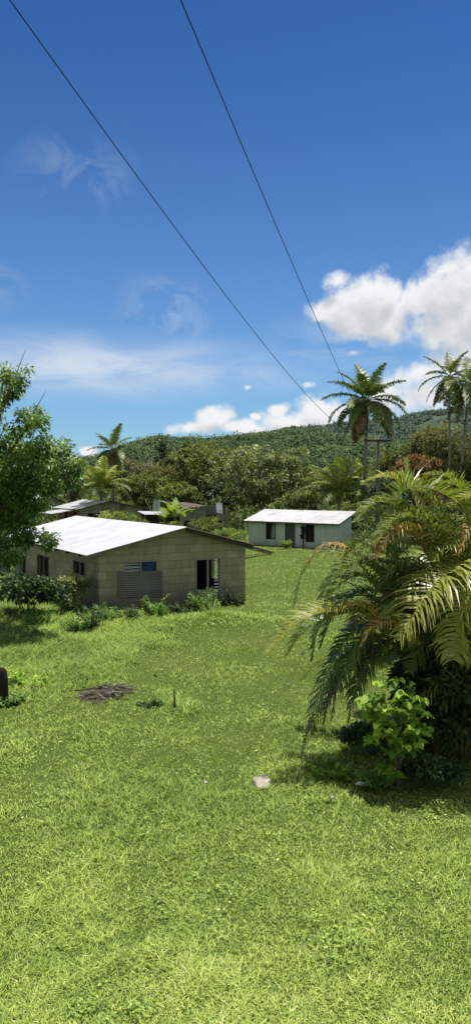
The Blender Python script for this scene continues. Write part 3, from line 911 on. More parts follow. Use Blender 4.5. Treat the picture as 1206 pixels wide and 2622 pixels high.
# ---- the concrete block house with the white roof
A = ground_at(254, 1569); B = ground_at(628, 1541)
HF = Frame(A, B - A, (-.515, .857))
HW = (B - A).length; HL = 12.6
FOOT.append((HF, HW, HL))
EAVE = 2.30; APX = HW * .545; APZ = 3.12
RZ0 = 2.13        # lower edge of the left overhang
house = empty('block_house', HF.O, 'weathered concrete block house with a bright white corrugated roof and shaded gable', 'house', HF.rz)
def gable(s, d, z): return HF.L(s, d, z)
gx = lambda px, py: HF.pick(px, py, 'x')
def opening(p0, p1):
    a, z1 = gx(*p0); b, z0 = gx(*p1); return (a, b, z0, z1)
w_small = opening((322, 1441), (400, 1470))
w_big = opening((503, 1434), (562, 1507))
mb = MB()
wall_top = [(0, EAVE), (APX, APZ - .02), (HW, 2.36)]
wall_faces(mb, gable, wall_top, [w_small, w_big], 0, HW, .16)
mb.build('wall', M['block_x'], house)['label'] = 'shaded gable wall of bare concrete blocks with two windows'
# side wall seen under the overhang
sx = lambda px, py: HF.pick(px, py, 'y')
def sopening(p0, p1):
    a, z1 = sx(*p0); b, z0 = sx(*p1); return (min(a, b), max(a, b), z0, z1)
ops = [sopening((219, 1442), (190, 1466)), sopening((126, 1428), (98, 1478)), (lambda o: (o[0], o[1], .12, o[3]))(sopening((67, 1432), (55, 1490)))]
mb = MB()
wall_faces(mb, lambda s, d, z: HF.L(d, s, z), [(0, EAVE + .05), (HL, EAVE + .05)], ops, .163, HL - .163, .16)
mb.build('wall', M['block_y'], house)
mb = MB()
wall_faces(mb, lambda s, d, z: HF.L(HW - d, s, z), [(0, 2.36), (HL, 2.36)], [(1.0, 2.6, .75, 2.0), (6, 7.4, .8, 2.0)], .163, HL - .163, .16)
mb.build('wall', M['block_y'], house)
mb = MB()
wall_faces(mb, lambda s, d, z: HF.L(s, HL - d, z), wall_top, [], 0, HW, .16)
mb.build('wall', M['block_x'], house)
mb = MB(); mb.box((.2, .3, .03), (HW - .2, HL - 1, .05)); mb.box((3.1, .4, .05), (3.2, 6.0, 2.3)); mb.build('floor', M['dark_room'], house)
# pale end panel of the side wall, far left
a, z1 = sx(26, 1440); b, z0 = sx(-40, 1500)
mb = MB(); q = [HF.L(-.03, a, .05), HF.L(-.03, b, .05), HF.L(-.03, b, 2.05), HF.L(-.03, a, 2.05)]; mb.prism(q, (.025, 0, 0)); mb.build('pale_end_panel', M['pale_wall'], house)
# roof
RO, FO = .62, .42
slopeL = (APZ - EAVE) / APX
ridge0 = HF.L(APX, -FO, APZ + .10); ridge1 = HF.L(APX, HL + .3, APZ + .10)
e0 = HF.L(-RO, -FO, EAVE + .10 - slopeL * RO); e1 = HF.L(-RO, HL + .3, EAVE + .10 - slopeL * RO)
mb = MB(); sheet(mb, e0, e1, ridge0, ridge1, 172, 8, .011, 'u', .02, .004, 5); r_ = mb.build('roof', M['roof_white'], house)
r_['label'] = 'bright white corrugated roof slope with faint streaks'
slopeR = (APZ - 2.36) / (HW - APX)
f0 = HF.L(HW + .16, -FO, APZ + .10 - slopeR * (HW + .16 - APX)); f1 = HF.L(HW + .16, HL + .3, APZ + .10 - slopeR * (HW + .16 - APX))
g0 = HF.L(APX + .01, -FO, APZ + .085); g1 = HF.L(APX + .01, HL + .3, APZ + .085)
mb = MB(); sheet(mb, g0, g1, f0, f1, 150, 6, .011, 'u', .04, .006, 6); r_ = mb.build('roof', M['roof_rust'], house)
r_['label'] = 'dark rusty roof slope on the far side of the ridge'
mb = MB()     # barge board and rafters
def bar(p, q, t, h): 
    p, q = Vector(p), Vector(q); mb.prism([p, q, q - Vector((0, 0, h)), p - Vector((0, 0, h))], (0, t, 0))
k = -.045
bar((g0[0], g0[1] + .03, g0[2] + k), (f0[0] - .03, f0[1] + .03, f0[2] + k), .035, .15)
mb.build('barge_board', M['wood_dark'], house)
mb = MB()
bar((e0[0] + .05, e0[1] + .03, e0[2] + k), (ridge0[0] - .02, ridge0[1] + .03, ridge0[2] + k), .03, .06)
mb.build('barge_board', M['wood'], house)
mb = MB()
for j in range(9):
    y = .6 + j * 1.45
    p = Vector(HF.L(-RO + .05, y, EAVE + .045 - slopeL * (RO - .05))); q = Vector(HF.L(-.02, y, EAVE + .045))
    mb = MB(); mb.prism([p, q, q - Vector((0, 0, .09)), p - Vector((0, 0, .09))], (0, .05, 0)); mb.build('rafter', M['wood_dark'], house)

def window_frame(parent, fn, o, mat, w=.05, proud=.03, mull=(.5,), name='window', depth=.09):
    a, b, z0, z1 = o
    mb = MB()
    def bx(s0, s1, za, zb, d0=-proud, d1=depth):
        c = [fn(s0, d0, za), fn(s1, d0, za), fn(s1, d0, zb), fn(s0, d0, zb)]; e = Vector(fn(s0, d1, za)) - Vector(fn(s0, d0, za)); mb.prism(c, e)
    bx(a - w, a, z0 - w, z1 + w); bx(b, b + w, z0 - w, z1 + w); bx(a, b, z1, z1 + w); bx(a, b, z0 - w, z0)
    for m in mull:
        s = a + (b - a) * m; bx(s - w * .5, s + w * .5, z0, z1, .0, .07)
    return mb.build(name, mat, parent)

wf = window_frame(house, gable, w_small, M['frame_pale'], .05)
wf['label'] = 'small high window with louvres and a blue curtain'
a, b, z0, z1 = w_small; m_ = (a + b) / 2
mb = MB(); mb.prism([gable(m_ + .06, .05, z0 + .03), gable(b - .02, .05, z0 + .02), gable(b - .01, .05, z1 - .02), gable(m_ + .04, .05, z1 - .03)], (0, .01, 0)); mb.build('curtain', M['blue_cloth'], wf)
mb = MB()
for j in range(4):
    z = z0 + (z1 - z0) * (j + .5) / 4
    mb.prism([gable(a + .02, .03, z - .05), gable(m_ - .03, .03, z - .05 + .01 * (j % 2)), gable(m_ - .03, .06, z + .03), gable(a + .02, .06, z + .03)], (0, .004, .006))
mb.build('louvre', M['metal_grey'], wf)
# corrugated sheet nailed below it
a, z1 = gx(301, 1466); b, z0 = gx(415, 1527)
mb = MB()
sheet(mb, gable(a, -.05, z0 + .05), gable(b, -.05, z0 - .02), gable(a + .01, -.05, z1 + .02), gable(b + .0, -.05, z1 - .02), 6, 26, .012, 'v', 0, .004, 9)
pn = mb.build('tin_panel', M['tin_panel'], house); pn['label'] = 'grey corrugated tin sheet nailed below the small window'
wf = window_frame(house, gable, w_big, M['frame_pale'], .06, .035)
wf['label'] = 'open window with dark left half and louvres in the right half'
a, b, z0, z1 = w_big; m_ = (a + b) / 2
mb = MB()
for j in range(9):
    z = z0 + (z1 - z0) * (j + .5) / 9
    mb.prism([gable(b - .20, .03, z - .035), gable(b - .005, .03, z - .035), gable(b - .005, .06, z + .012), gable(b - .20, .06, z + .012)], (0, .004, .004))
mb.build('louvre', M['frame_white'], wf)
sfn = lambda s, d, z: HF.L(d, s, z)
for i, o in enumerate(ops):
    f_ = window_frame(house, sfn, o, M['wood'] if i else M['frame_pale'], .05, .03, (.5,) if i < 2 else (), 'window' if i < 2 else 'door_frame')
    mb = MB(); mb.prism([sfn(o[0] + .01, .12, o[2] + .02), sfn(o[1] - .01, .12, o[2] + .02), sfn(o[1] - .01, .12, o[3] - .02), sfn(o[0] + .01, .12, o[3] - .02)], (.01, 0, 0)); mb.build('pane' if i < 2 else 'door', M['dark_room'], f_)

# ---- the pale green cottage
A = Vector((1.09, 61.0, 0)); B = ground_at(862, 1408)
CF = Frame(A, B - A, (.474, .88)); CW = (B - A).length; CL = 3.3
FOOT.append((CF, CW, CL))
cot = empty('board_cottage', CF.O, 'low pale green board cottage with rust stained lean-to roof across the lawn', 'house', CF.rz)
cx = lambda px, py: CF.pick(px, py, 'x')
cfn = lambda s, d, z: CF.L(s, d, z)
def copen(p0, p1):
    a, z1 = cx(*p0); b, z0 = cx(*p1); return (a, b, z0, z1)
cw1 = copen((682, 1339), (704, 1380)); cw2 = copen((783, 1342), (803, 1387)); cd = copen((731, 1338), (754, 1400)); cd = (cd[0], cd[1], .02, cd[3])
CE, CB = 2.02, 2.72
mb = MB()
wall_faces(mb, cfn, [(0, CE), (CW, CE)], [cw1, cw2, cd], 0, CW, .10)
mb.build('wall', M['board'], cot)
mb = MB()
wall_faces(mb, lambda s, d, z: CF.L(CW - d, s, z), [(0, CE), (CL, CB)], [], .103, CL - .103, .1)
wall_faces(mb, lambda s, d, z: CF.L(d, s, z), [(0, CE), (CL, CB)], [], .103, CL - .103, .1)
wall_faces(mb, lambda s, d, z: CF.L(s, CL - d, z), [(0, CB), (CW, CB)], [], 0, CW, .1)
mb.build('wall', M['board'], cot)
mb = MB()
for j in range(int(CW / .61)):
    s = .35 + j * .61 + (.06 if j % 3 else 0)
    if any(o[0] - .05 < s < o[1] + .05 for o in (cw1, cw2, cd)): continue
    mb = MB(); mb.prism([cfn(s, -.022, .12), cfn(s + .045, -.022, .12), cfn(s + .045, -.022, CE - .05), cfn(s, -.022, CE - .05)], (0, .02, 0)); mb.build('batten', M['board'], cot)
mb = MB()
sheet(mb, CF.L(-.35, -.40, CE + .0), CF.L(CW + .35, -.40, CE + .0), CF.L(-.35, CL + .35, CB + .16), CF.L(CW + .35, CL + .35, CB + .16), 116, 6, .014, 'u', .03, .008, 12)
mb.build('roof', M['roof_cottage'], cot)
mb = MB()
mb.prism([CF.L(-.3, -.36, CE - .04), CF.L(CW + .3, -.36, CE - .04), CF.L(CW + .3, -.36, CE - .14), CF.L(-.3, -.36, CE - .14)], (0, .03, 0))
mb.prism([CF.L(CW + .3, -.3, CE - .03), CF.L(CW + .3, CL + .3, CB + .11), CF.L(CW + .3, CL + .3, CB - .02), CF.L(CW + .3, -.3, CE - .14)], (-.03, 0, 0))
mb.build('fascia', plain_mat('red_brown_fascia', (.14, .075, .06), .8, .2, .3, 6), cot)
for o, lab in ((cw1, 'window with a drawn grey curtain'), (cw2, 'dark open window beside the hanging cloth')):
    f_ = window_frame(cot, cfn, o, M['wood_dark'], .05, .02, (.5,)); f_['label'] = lab
    a, b, z0, z1 = o
    mb = MB(); mb.prism([cfn(a, .08, z0), cfn(b, .08, z0), cfn(b, .08, z1), cfn(a, .08, z1)], (0, .01, 0)); mb.build('pane', M['dark_room'], f_)
    if o is cw1:
        mb = MB(); mb.prism([cfn(a + .45 * (b - a), .055, z0), cfn(b - .03, .055, z0 + .05), cfn(b - .1, .055, z1 - .02), cfn(a + .7 * (b - a), .055, z1 - .02)], (0, .01, 0)); mb.build('curtain', M['cloth'], f_)
mb = MB(); a, b, z0, z1 = cd
mb.prism([cfn(a + .02, .06, z0), cfn(b - .02, .06, z0), cfn(b - .02, .06, z1), cfn(a + .02, .06, z1)], (0, .03, 0)); dr = mb.build('door', plain_mat('dark_green_door', (.075, .085, .07), .8, .2, .4, 5), cot)
mb = MB(); mb.box(tuple(Vector(cfn(b - .12, .03, .95))), tuple(Vector(cfn(b - .07, .058, 1.05)))); mb.build('handle', M['metal_grey'], dr)
window_frame(cot, cfn, (a, b, .02, z1), M['wood_dark'], .04, .02, (), 'door_frame')
s, z = cx(769, 1361)
mb = MB(); mb.box(tuple(Vector(cfn(s - .13, -.12, z - .25))), tuple(Vector(cfn(s + .13, -.03, z + .25)))); mb.build('meter_box', M['frame_white'], cot)
s1, z1 = cx(777, 1338); s2, z2 = cx(780, 1398)
mb = MB(); mb.tube([cfn(s1, -.06, z1), cfn(s1, -.06, .05)], [.04, .04], 6); mb.build('downpipe', M['wood_dark'], cot)
s, z = cx(845, 1402)
mb = MB(); mb.box(tuple(Vector(cfn(s - .2, -.012, .08))), tuple(Vector(cfn(s + .2, -.004, .42)))); mb.build('vent_hole', M['dark_room'], cot)
# black cloth hanging on the wall
s, z = cx(776, 1345)
mb = MB()
pts = []
hb = CF.W(s - .18, -.07, z)
mb2 = MB()
N_ = 8
rows = [[CF.L(s - .22 + .40 * i / N_ + .03 * math.sin(j * 1.3), -.10 - .035 * math.sin(i * 2.1 + j * .5), z - .02 - j * .2 - (.05 * (i % 3))) for i in range(N_ + 1)] for j in range(6)]
for j in range(5):
    for i in range(N_): mb2.poly([rows[j][i], rows[j][i+1], rows[j+1][i+1], rows[j+1][i]])
ob = mb2.build('hanging_cloth', M['black_cloth'], None, offset=rows[0][0]); 
ob.rotation_euler = (0, 0, CF.rz); ob.location = CF.O + Matrix.Rotation(CF.rz, 3, 'Z') @ Vector(rows[0][0])
tag(ob, 'dark cloth hanging on the cottage wall beside the right window', 'cloth')

# ---- houses half hidden behind
def far_house(label, px_l, px_apex, px_r, Y, eave, apex, length, back, roof, wall, wall2=None, awning=False):
    pl = at(px_l, 1300, Y); pr = at(px_r, 1300, Y + 1.6)
    fr = Frame((pl.x, pl.y), (pr.x - pl.x, pr.y - pl.y), back)
    Wd = math.hypot(pr.x - pl.x, pr.y - pl.y); ap = Wd * (px_apex - px_l) / (px_r - px_l)
    h = empty('village_house', fr.O, label, 'house', fr.rz)
    fn = lambda s, d, z: fr.L(s, d, z)
    mb = MB(); op = (Wd * .12, Wd * .3, .7, 1.8)
    wall_faces(mb, fn, [(0, eave), (ap, apex), (Wd, eave)], [op], 0, Wd, .15); mb.build('wall', wall, h)
    f_ = window_frame(h, fn, op, M['wood'], .06, .03, (.5,))
    mb = MB(); mb.prism([fn(op[0], .09, op[2]), fn(op[1], .09, op[2]), fn(op[1], .09, op[3]), fn(op[0], .09, op[3])], (0, .01, 0)); mb.build('pane', M['dark_room'], f_)
    mb = MB()
    ops2 = [(1.5, 2.6, .8, 1.9), (5, 6.1, .8, 1.9)]
    wall_faces(mb, lambda s, d, z: fr.L(d, s, z), [(0, eave), (length, eave)], ops2, .153, length - .153, .15)
    wall_faces(mb, lambda s, d, z: fr.L(Wd - d, s, z), [(0, eave), (length, eave)], [], .153, length - .153, .15)
    wall_faces(mb, lambda s, d, z: fr.L(s, length - d, z), [(0, eave), (ap, apex), (Wd, eave)], [], 0, Wd, .15)
    mb.build('wall', wall2 or wall, h)
    for o in ops2:
        mb = MB(); mb.prism([fr.L(.1, o[0], o[2]), fr.L(.1, o[1], o[2]), fr.L(.1, o[1], o[3]), fr.L(.1, o[0], o[3])], (.01, 0, 0)); mb.build('window', M['dark_room'], h)
    sl = (apex - eave) / ap; sr = (apex - eave) / (Wd - ap)
    mb = MB(); sheet(mb, fr.L(-.6, -.4, eave + .1 - sl * .6), fr.L(-.6, length + .3, eave + .1 - sl * .6), fr.L(ap, -.4, apex + .1), fr.L(ap, length + .3, apex + .1), 90, 4, .012, 'u', .03, .006, 3)
    mb.build('roof', roof, h)
    mb = MB(); sheet(mb, fr.L(ap + .01, -.4, apex + .09), fr.L(ap + .01, length + .3, apex + .09), fr.L(Wd + .5, -.4, eave + .1 - sr * .5), fr.L(Wd + .5, length + .3, eave + .1 - sr * .5), 90, 4, .012, 'u', .03, .006, 4)
    mb.build('roof', M['roof_rust'], h)
    if awning:
        mb = MB(); sheet(mb, fr.L(-3.2, .3, eave - .55), fr.L(-3.2, length * .6, eave - .55), fr.L(-.64, .3, eave - .2), fr.L(-.64, length * .6, eave - .2), 50, 3, .012, 'u', .02, .006, 8); mb.build('awning', roof, h)
        for y in (.5, length * .3, length * .57):
            mb = MB(); mb.box(tuple(Vector(fr.L(-3.1, y, 0))), tuple(Vector(fr.L(-3.1, y, 0)) + Vector((.1, .1, eave - .56)))); mb.build('awning_post', M['wood'], h)
    return h
far_house('village house with a dull white roof directly behind the white roofed block house', 206, 276, 366, 84, 2.35, 3.2, 9.0, (-.5, .86), M['roof_grey'], M['ruin'], M['red_wall'], True)
far_house('farthest pale house at the left whose roof peeks through the tree leaves', 80, 118, 160, 112, 2.6, 3.95, 9.5, (-.6, .8), M['roof_grey'], M['pale_wall'], M['pale_wall'])

# ---- lean-to shed of loose tin
p = at(372, 1325, 74); q = at(424, 1325, 75)
sh = empty('tin_shed', (p.x, p.y, 0), 'ramshackle tin shed with upright loose sheets between the bushes', 'shed', math.atan2(q.y - p.y, q.x - p.x))
Ws = (q - p).length
mb = MB(); mb.box((0, 0, 0), (.1, .1, 2.1)); mb.build('post', M['wood'], sh)
mb = MB(); mb.box((Ws - .1, 0, 0), (Ws, .1, 2.0)); mb.build('post', M['wood'], sh)
mb = MB(); sheet(mb, (-.2, -.6, 2.08), (Ws + .2, -.6, 2.02), (-.2, 1.8, 2.35), (Ws + .2, 1.8, 2.3), 20, 3, .015, 'u', .02, .01, 2); mb.build('roof', M['roof_grey'], sh)
mb = MB(); mb.box((.1, 1.5, 0), (Ws - .1, 1.56, 2.0)); mb.build('wall', M['wood_dark'], sh)
for dx_, lean in ((Ws * .52, .22), (Ws * .74, .12)):
    mb = MB(); sheet(mb, (dx_, .9, 2.3), (dx_ + .34, .92, 2.3), (dx_ + lean, 1.1, 3.55), (dx_ + .34 + lean, 1.12, 3.5), 8, 3, .014, 'u', 0, .006, 5); mb.build('tin_sheet', M['tin'], sh)
mb = MB(); mb.tube([(Ws * .1, .6, 3.55), (Ws * .42, .6, 2.3)], [.05, .05], 6); mb.build('leaning_pole', M['wood'], sh)

# ---- roofless block ruin between the two houses
def ruin_wall():
    p = at(466, 1350, 66); q = at(606, 1350, 76)
    L_ = math.hypot(q.x - p.x, q.y - p.y)
    ru = empty('roofless_ruin', (p.x, p.y, 0), 'roofless block ruin with pale pillars and dark gaps beside the big trees', 'ruin', math.atan2(q.y - p.y, q.x - p.x))
    rng = np.random.default_rng(8)
    for f, h in ((0, 2.75), (.17, 2.3), (.36, 2.9), (.60, 1.9), (.80, 2.7), (1.0, 2.2)):
        mb = MB(); s_ = L_ * f; mb.box((s_ - .15, -.15, 0), (s_ + .15, .15, h)); mb.build('pillar', M['concrete'], ru)
    for f0, f1, z0, z1, z2 in ((.02, .155, 1.75, 2.6, 2.45), (.185, .345, 1.65, 2.75, 2.85), (.375, .585, 0, .8, 1.0), (.615, .785, 1.5, 2.2, 2.0), (.815, .985, 0, .7, .5)):
        mb = MB(); a, b = L_ * f0 + .06, L_ * f1 - .06; mb.prism([(a, -.08, z0), (b, -.08, z0), (b, -.08, z2), (a, -.08, z1)], (0, .16, 0)); mb.build('wall', M['pale_wall'] if z0 else M['ruin'], ru)
    mb = MB(); mb.box((0, 1.6, 0), (L_ * .98, 1.75, 2.0)); mb.build('rear_wall', M['wood_dark'], ru)  # dark sheet standing in for the shade behind the gaps
    mb = MB(); mb.box((L_ * .66, 2.2, 0), (L_, 2.35, 2.9)); mb.build('rear_wall', M['pale_wall'], ru)
    mb = MB(); sheet(mb, (L_ * .0, -.3, 2.95), (L_ * .38, -.3, 3.05), (L_ * .02, 1.9, 3.5), (L_ * .36, 1.9, 3.35), 18, 3, .015, 'u', .05, .02, 2); mb.build('tin_sheet', M['roof_rust'], ru)
    mb = MB(); sheet(mb, (L_ * .62, .1, 2.3), (L_ * .74, .1, 2.2), (L_ * .66, .4, 3.3), (L_ * .78, .4, 3.2), 8, 3, .015, 'u', .05, .02, 2); mb.build('tin_sheet', M['tin'], ru)
    return ru
ruin_wall()

# ---- fallen roofing sheets beyond the block house
p0 = at(606, 1397, 47); p1 = at(690, 1411, 50.5); 
base = Vector((p0.x, p0.y, 0))
rs = empty('fallen_roof_sheets', base, 'dark fallen roofing sheets lying in the grass behind the block house corner', 'scrap sheets')
for i, (dx_, dy_, dz_) in enumerate(((0, 0, 0), (.25, .7, .05), (-.3, 1.3, .1))):
    mb = MB()
    a = p0 - base + Vector((dx_, dy_, dz_)); b = p1 - base + Vector((dx_ * .5, dy_, dz_)); b.z = .12 + .03 * i
    sheet(mb, a, b, a + Vector((.25, .75, -.06)), b + Vector((.3, .75, -.05)), 5, 10, .015, 'v', 0, .012, i); mb.build('tin_sheet', M['roof_rust'], rs)

# ---- utility pole, crossarm and the two overhead lines
PY = 60.0
pb = at(967, 1126, PY)
pole = empty('utility_pole', (pb.x, PY, 0), 'dark timber utility pole with a crossarm beside the tall coconut palm', 'utility pole')
PH = pb.z + .35
mb = MB(); mb.tube([(0, 0, -.2), (0, 0, PH * .5), (0, 0, PH)], [.20, .175, .14], 10); mb.build('shaft', M['pole'], pole)
mb = MB(); mb.box((-1.10, -.24, PH - .52), (1.05, -.145, PH - .36)); mb.build('crossarm', M['wood_dark'], pole)
mb = MB(); mb.tube([(-.55, -.19, PH - .5), (0, -.16, PH - 1.05)], [.02, .02], 5); mb.tube([(.55, -.19, PH - .5), (0, -.16, PH - 1.05)], [.02, .02], 5); mb.build('brace', M['metal_grey'], pole)
ins = []
for x in (-1.0, -.42, .42, .95):
    mb = MB(); mb.tube([(x, -.19, PH - .36), (x, -.19, PH - .26), (x, -.19, PH - .22), (x, -.19, PH - .15), (x, -.19, PH - .12)], [.015, .015, .05, .055, .03], 8); mb.build('insulator', M['porcelain'], pole)
    ins.append(Vector((pb.x + x, PY - .19, PH - .13)))
def wire(pix, end, label):
    """cable through the sky: plan is a straight line from the pole towards the camera side"""
    a = at(*pix[0], 9.0)
    kx = (end.x - a.x) / (end.y - 9.0)
    smp = [(9.0, a.z)]
    for (px, py) in pix[1:]:
        r = ray(px, py); u = r[0] / r[1]
        Y = (a.x - kx * 9.0) / (u - kx)
        smp.append((Y, CAM_Z + r[2] / r[1] * Y))
    smp.append((end.y, end.z))
    Yv = np.array([s[0] for s in smp]); Zv = np.array([s[1] for s in smp])
    wgt = np.ones(len(smp)); wgt[-1] = 20; wgt[0] = 3
    wgt /= np.maximum(Yv, 4) ** .8 / 10
    wgt[-1] = 50
    cf = np.polyfit(Yv, Zv, 2, w=wgt)
    pts = [(a.x + kx * (Y - 9), Y, float(np.polyval(cf, Y))) for Y in np.concatenate([np.linspace(-8, 12, 40), np.linspace(13, end.y, 40)])]
    pts[-1] = tuple(end)
    mb = MB(); mb.tube(pts, [.0056 + .00016 * max(p[1], 0) for p in pts], 6); o = mb.build('power_line', M['wire'], None, offset=tuple(end))
    return tag(o, label, 'power line', 'overhead power lines')
wire([(198, 239), (300, 380), (448, 583), (640, 830), (760, 984), (849, 1079)], ins[0], 'left overhead cable, running down to the left end of the crossarm')
wire([(563, 239), (640, 412), (733, 631), (800, 800), (865, 946)], ins[1], 'right overhead cable, steeper and passing behind the coconut palm crown')

# ------------------------------------------------------------------ trees of the middle distance
GREEN = 'trees behind the village'
def px_tree(label, pxc, top, wpx, D, mat, seed, **kw):
    p = at(pxc, top, D)
    return make_tree(label, (p.x, D), p.z, wpx / F * D, M[mat], seed=seed, group=kw.pop('group', GREEN), **kw)

px_tree('huge dark green dome of a tree left of the grey-green branchy tree', 508, 1126, 235, 108, 'leaf_mango', 1, clumps=420, n_per=34, leaf=.55, lobes_n=18, crown_low=.04, clump_r=.62, bark='bark_dark')
px_tree('broad grey-green tree with pale limbs showing, directly behind the cottage', 665, 1132, 265, 92, 'leaf_silver', 2, clumps=380, n_per=30, leaf=.45, lobes_n=20, crown_low=.05, clump_r=.50, limbs_show=True, trunk_r=.26)
px_tree('yellowish green rounded tree behind the tin shed', 372, 1208, 150, 96, 'leaf_mid', 3, clumps=190, n_per=30, leaf=.42, crown_low=.08, clump_r=.5)
px_tree('dark conical tree standing on the rise above the left roofs', 412, 1112, 74, 165, 'leaf_dark', 4, clumps=130, n_per=30, leaf=.7, crown_low=.1, clump_r=.8, shape='cone')
px_tree('dry greyish tree right of the small coconut palm', 345, 1168, 150, 128, 'leaf_grey', 5, clumps=200, n_per=26, leaf=.5, crown_low=.15, clump_r=.7, limbs_show=True)
px_tree('olive tree between the dry grey tree and the dark dome', 420, 1180, 110, 118, 'leaf_brown', 6, clumps=160, n_per=28, leaf=.5, crown_low=.1, clump_r=.6)
px_tree('dark tree right of the grey-green branchy tree', 768, 1190, 120, 118, 'leaf_mango', 7, clumps=180, n_per=30, leaf=.55, crown_low=.08, clump_r=.6, bark='bark_dark')
px_tree('light green tree behind the trunk of the tall coconut palm', 900, 1172, 140, 104, 'leaf_lite', 8, clumps=200, n_per=28, leaf=.42, crown_low=.08, clump_r=.5)
px_tree('russet brown tree right of the utility pole', 1062, 1158, 150, 94, 'leaf_red', 9, clumps=230, n_per=30, leaf=.42, crown_low=.1, clump_r=.45)
px_tree('great olive brown tree below the two right coconut palms', 1140, 1085, 270, 122, 'leaf_brown', 10, clumps=400, n_per=32, leaf=.55, lobes_n=14, crown_low=.1, clump_r=.7)
px_tree('dark green tree left of the great olive brown tree', 1010, 1130, 130, 140, 'leaf_mid', 12, clumps=190, n_per=30, leaf=.55, crown_low=.1, clump_r=.7)
px_tree('bright green tree at the right edge beside the pale palm trunk', 1215, 1150, 120, 88, 'leaf_mid', 13, clumps=190, n_per=28, leaf=.4, crown_low=.08, clump_r=.42)
px_tree('yellow green tree above the farthest left house', 190, 1188, 130, 122, 'leaf_lite', 14, clumps=180, n_per=28, leaf=.45, crown_low=.08, clump_r=.55)
px_tree('tree mostly covered by the overhanging leaves at the left edge', 60, 1170, 200, 125, 'leaf_mid', 15, clumps=220, n_per=28, leaf=.5, crown_low=.08, clump_r=.6)
px_tree('low tree showing above the tin shed and ruin', 460, 1225, 120, 90, 'leaf_mid', 16, clumps=170, n_per=28, leaf=.4, crown_low=.05, clump_r=.45)
px_tree('dark low tree behind the roofless ruin', 585, 1225, 150, 100, 'leaf_dark', 17, clumps=200, n_per=28, leaf=.45, crown_low=.04, clump_r=.5, bark='bark_dark')
px_tree('low dark tree behind the middle of the cottage roof', 775, 1250, 130, 80, 'leaf_mango', 18, clumps=170, n_per=30, leaf=.35, crown_low=.04, clump_r=.4)
px_tree('shrubby tree at the right end of the cottage', 915, 1285, 95, 66, 'leaf_mid', 19, clumps=130, n_per=28, leaf=.28, crown_low=.02, clump_r=.3)
px_tree('shady tree between russet tree and fan of palm fronds', 1000, 1225, 120, 84, 'leaf_dark', 20, clumps=150, n_per=30, leaf=.4, crown_low=.04, clump_r=.4)
px_tree('deep green tree between the conical tree and the dark dome', 455, 1160, 110, 145, 'leaf_mid', 26, clumps=170, n_per=28, leaf=.6, crown_low=.08, clump_r=.75)
px_tree('rounded tree above the right part of the cottage roof', 830, 1200, 130, 125, 'leaf_mid', 27, clumps=180, n_per=28, leaf=.55, crown_low=.06, clump_r=.65)
BUSH = 'bushes between the far houses'
px_tree('light green bush in front of the gable of the dull white roofed house', 300, 1298, 100, 62, 'leaf_lite', 21, group=BUSH, clumps=120, n_per=28, leaf=.24, crown_low=.03, clump_r=.26, name='bush', cat='bush', trunk_r=.05)
px_tree('green bush under the tin shed roof', 352, 1322, 70, 60, 'leaf_mid', 22, group=BUSH, clumps=100, n_per=28, leaf=.22, crown_low=.03, clump_r=.24, name='bush', cat='bush', trunk_r=.04)
px_tree('low bush at the left foot of the ruin', 440, 1335, 40, 63, 'leaf_lite', 23, group=BUSH, clumps=70, n_per=26, leaf=.26, crown_low=.03, clump_r=.22, name='bush', cat='bush', trunk_r=.04)
px_tree('yellow green bush at the left corner of the cottage', 585, 1352, 100, 57, 'leaf_lite', 24, group=BUSH, clumps=150, n_per=30, leaf=.16, crown_low=.02, clump_r=.2, name='bush', cat='bush', trunk_r=.04)
px_tree('low bush between the two roofs at the left edge', 40, 1300, 110, 70, 'leaf_mid', 25, group=BUSH, clumps=120, n_per=28, leaf=.25, crown_low=.03, clump_r=.28, name='bush', cat='bush', trunk_r=.05)
px_tree('leafy bush in front of the ruin pillars', 520, 1322, 88, 61, 'leaf_mid', 33, group=BUSH, clumps=110, n_per=28, leaf=.18, crown_low=.03, clump_r=.22, name='bush', cat='bush', trunk_r=.04)
px_tree('small bush growing at the cottage door', 732, 1382, 26, 56, 'leaf_lite', 28, group=BUSH, clumps=30, n_per=24, leaf=.12, crown_low=.03, clump_r=.12, name='bush', cat='bush', trunk_r=.02)
px_tree('small bush at the right front corner of the cottage', 885, 1385, 40, 54, 'leaf_mid', 29, group=BUSH, clumps=45, n_per=24, leaf=.14, crown_low=.03, clump_r=.15, name='bush', cat='bush', trunk_r=.02)

# ------------------------------------------------------------------ banana plants between the ruins
def banana(label, px, top, D, seed, n=9):
    rng = np.random.default_rng(seed); b = at(px, 1300, D); b.z = 0; h = at(px, top, D).z
    root = empty('banana_plant', b, label, 'banana plant', 0, 'banana plants')
    mb = MB(); mb.tube([(0, 0, -.1), (.05, 0, h * .3), (0, 0, h * .58)], [.14, .12, .06], 8); mb.build('stem', M['stem'], root)
    for i in range(n):
        a = i * 2.4 + rng.uniform(-.3, .3); L = h * rng.uniform(.38, .55)
        pth = np.array(arc_path((0, 0, h * rng.uniform(.45, .58)), a, R(rng.uniform(62, 86) - i * 3), L, R(rng.uniform(40, 105)), 12))
        S = np.array([math.cos(a), -math.sin(a), 0]); V = []
        for j, p in enumerate(pth):
            f = j / 11; w_ = .03 + .30 * math.sin(math.pi * min(1, .08 + .92 * f)) ** .7 * (1 if f > .12 else .1); dz = np.array([0, 0, -.25 * w_])
            V += [p - S * w_ + dz + rng.normal(size=3) * .02, p, p + S * w_ + dz + rng.normal(size=3) * .02]
        Fq = [[j*3 + c, j*3 + c + 1, j*3 + c + 4, j*3 + c + 3] for j in range(11) for c in (0, 1)]
        np_mesh('leaf', np.array(V), np.array(Fq), M['leaf_lite'], root, np.clip(.62 + rng.normal(0, .14, len(Fq)), 0, 1))
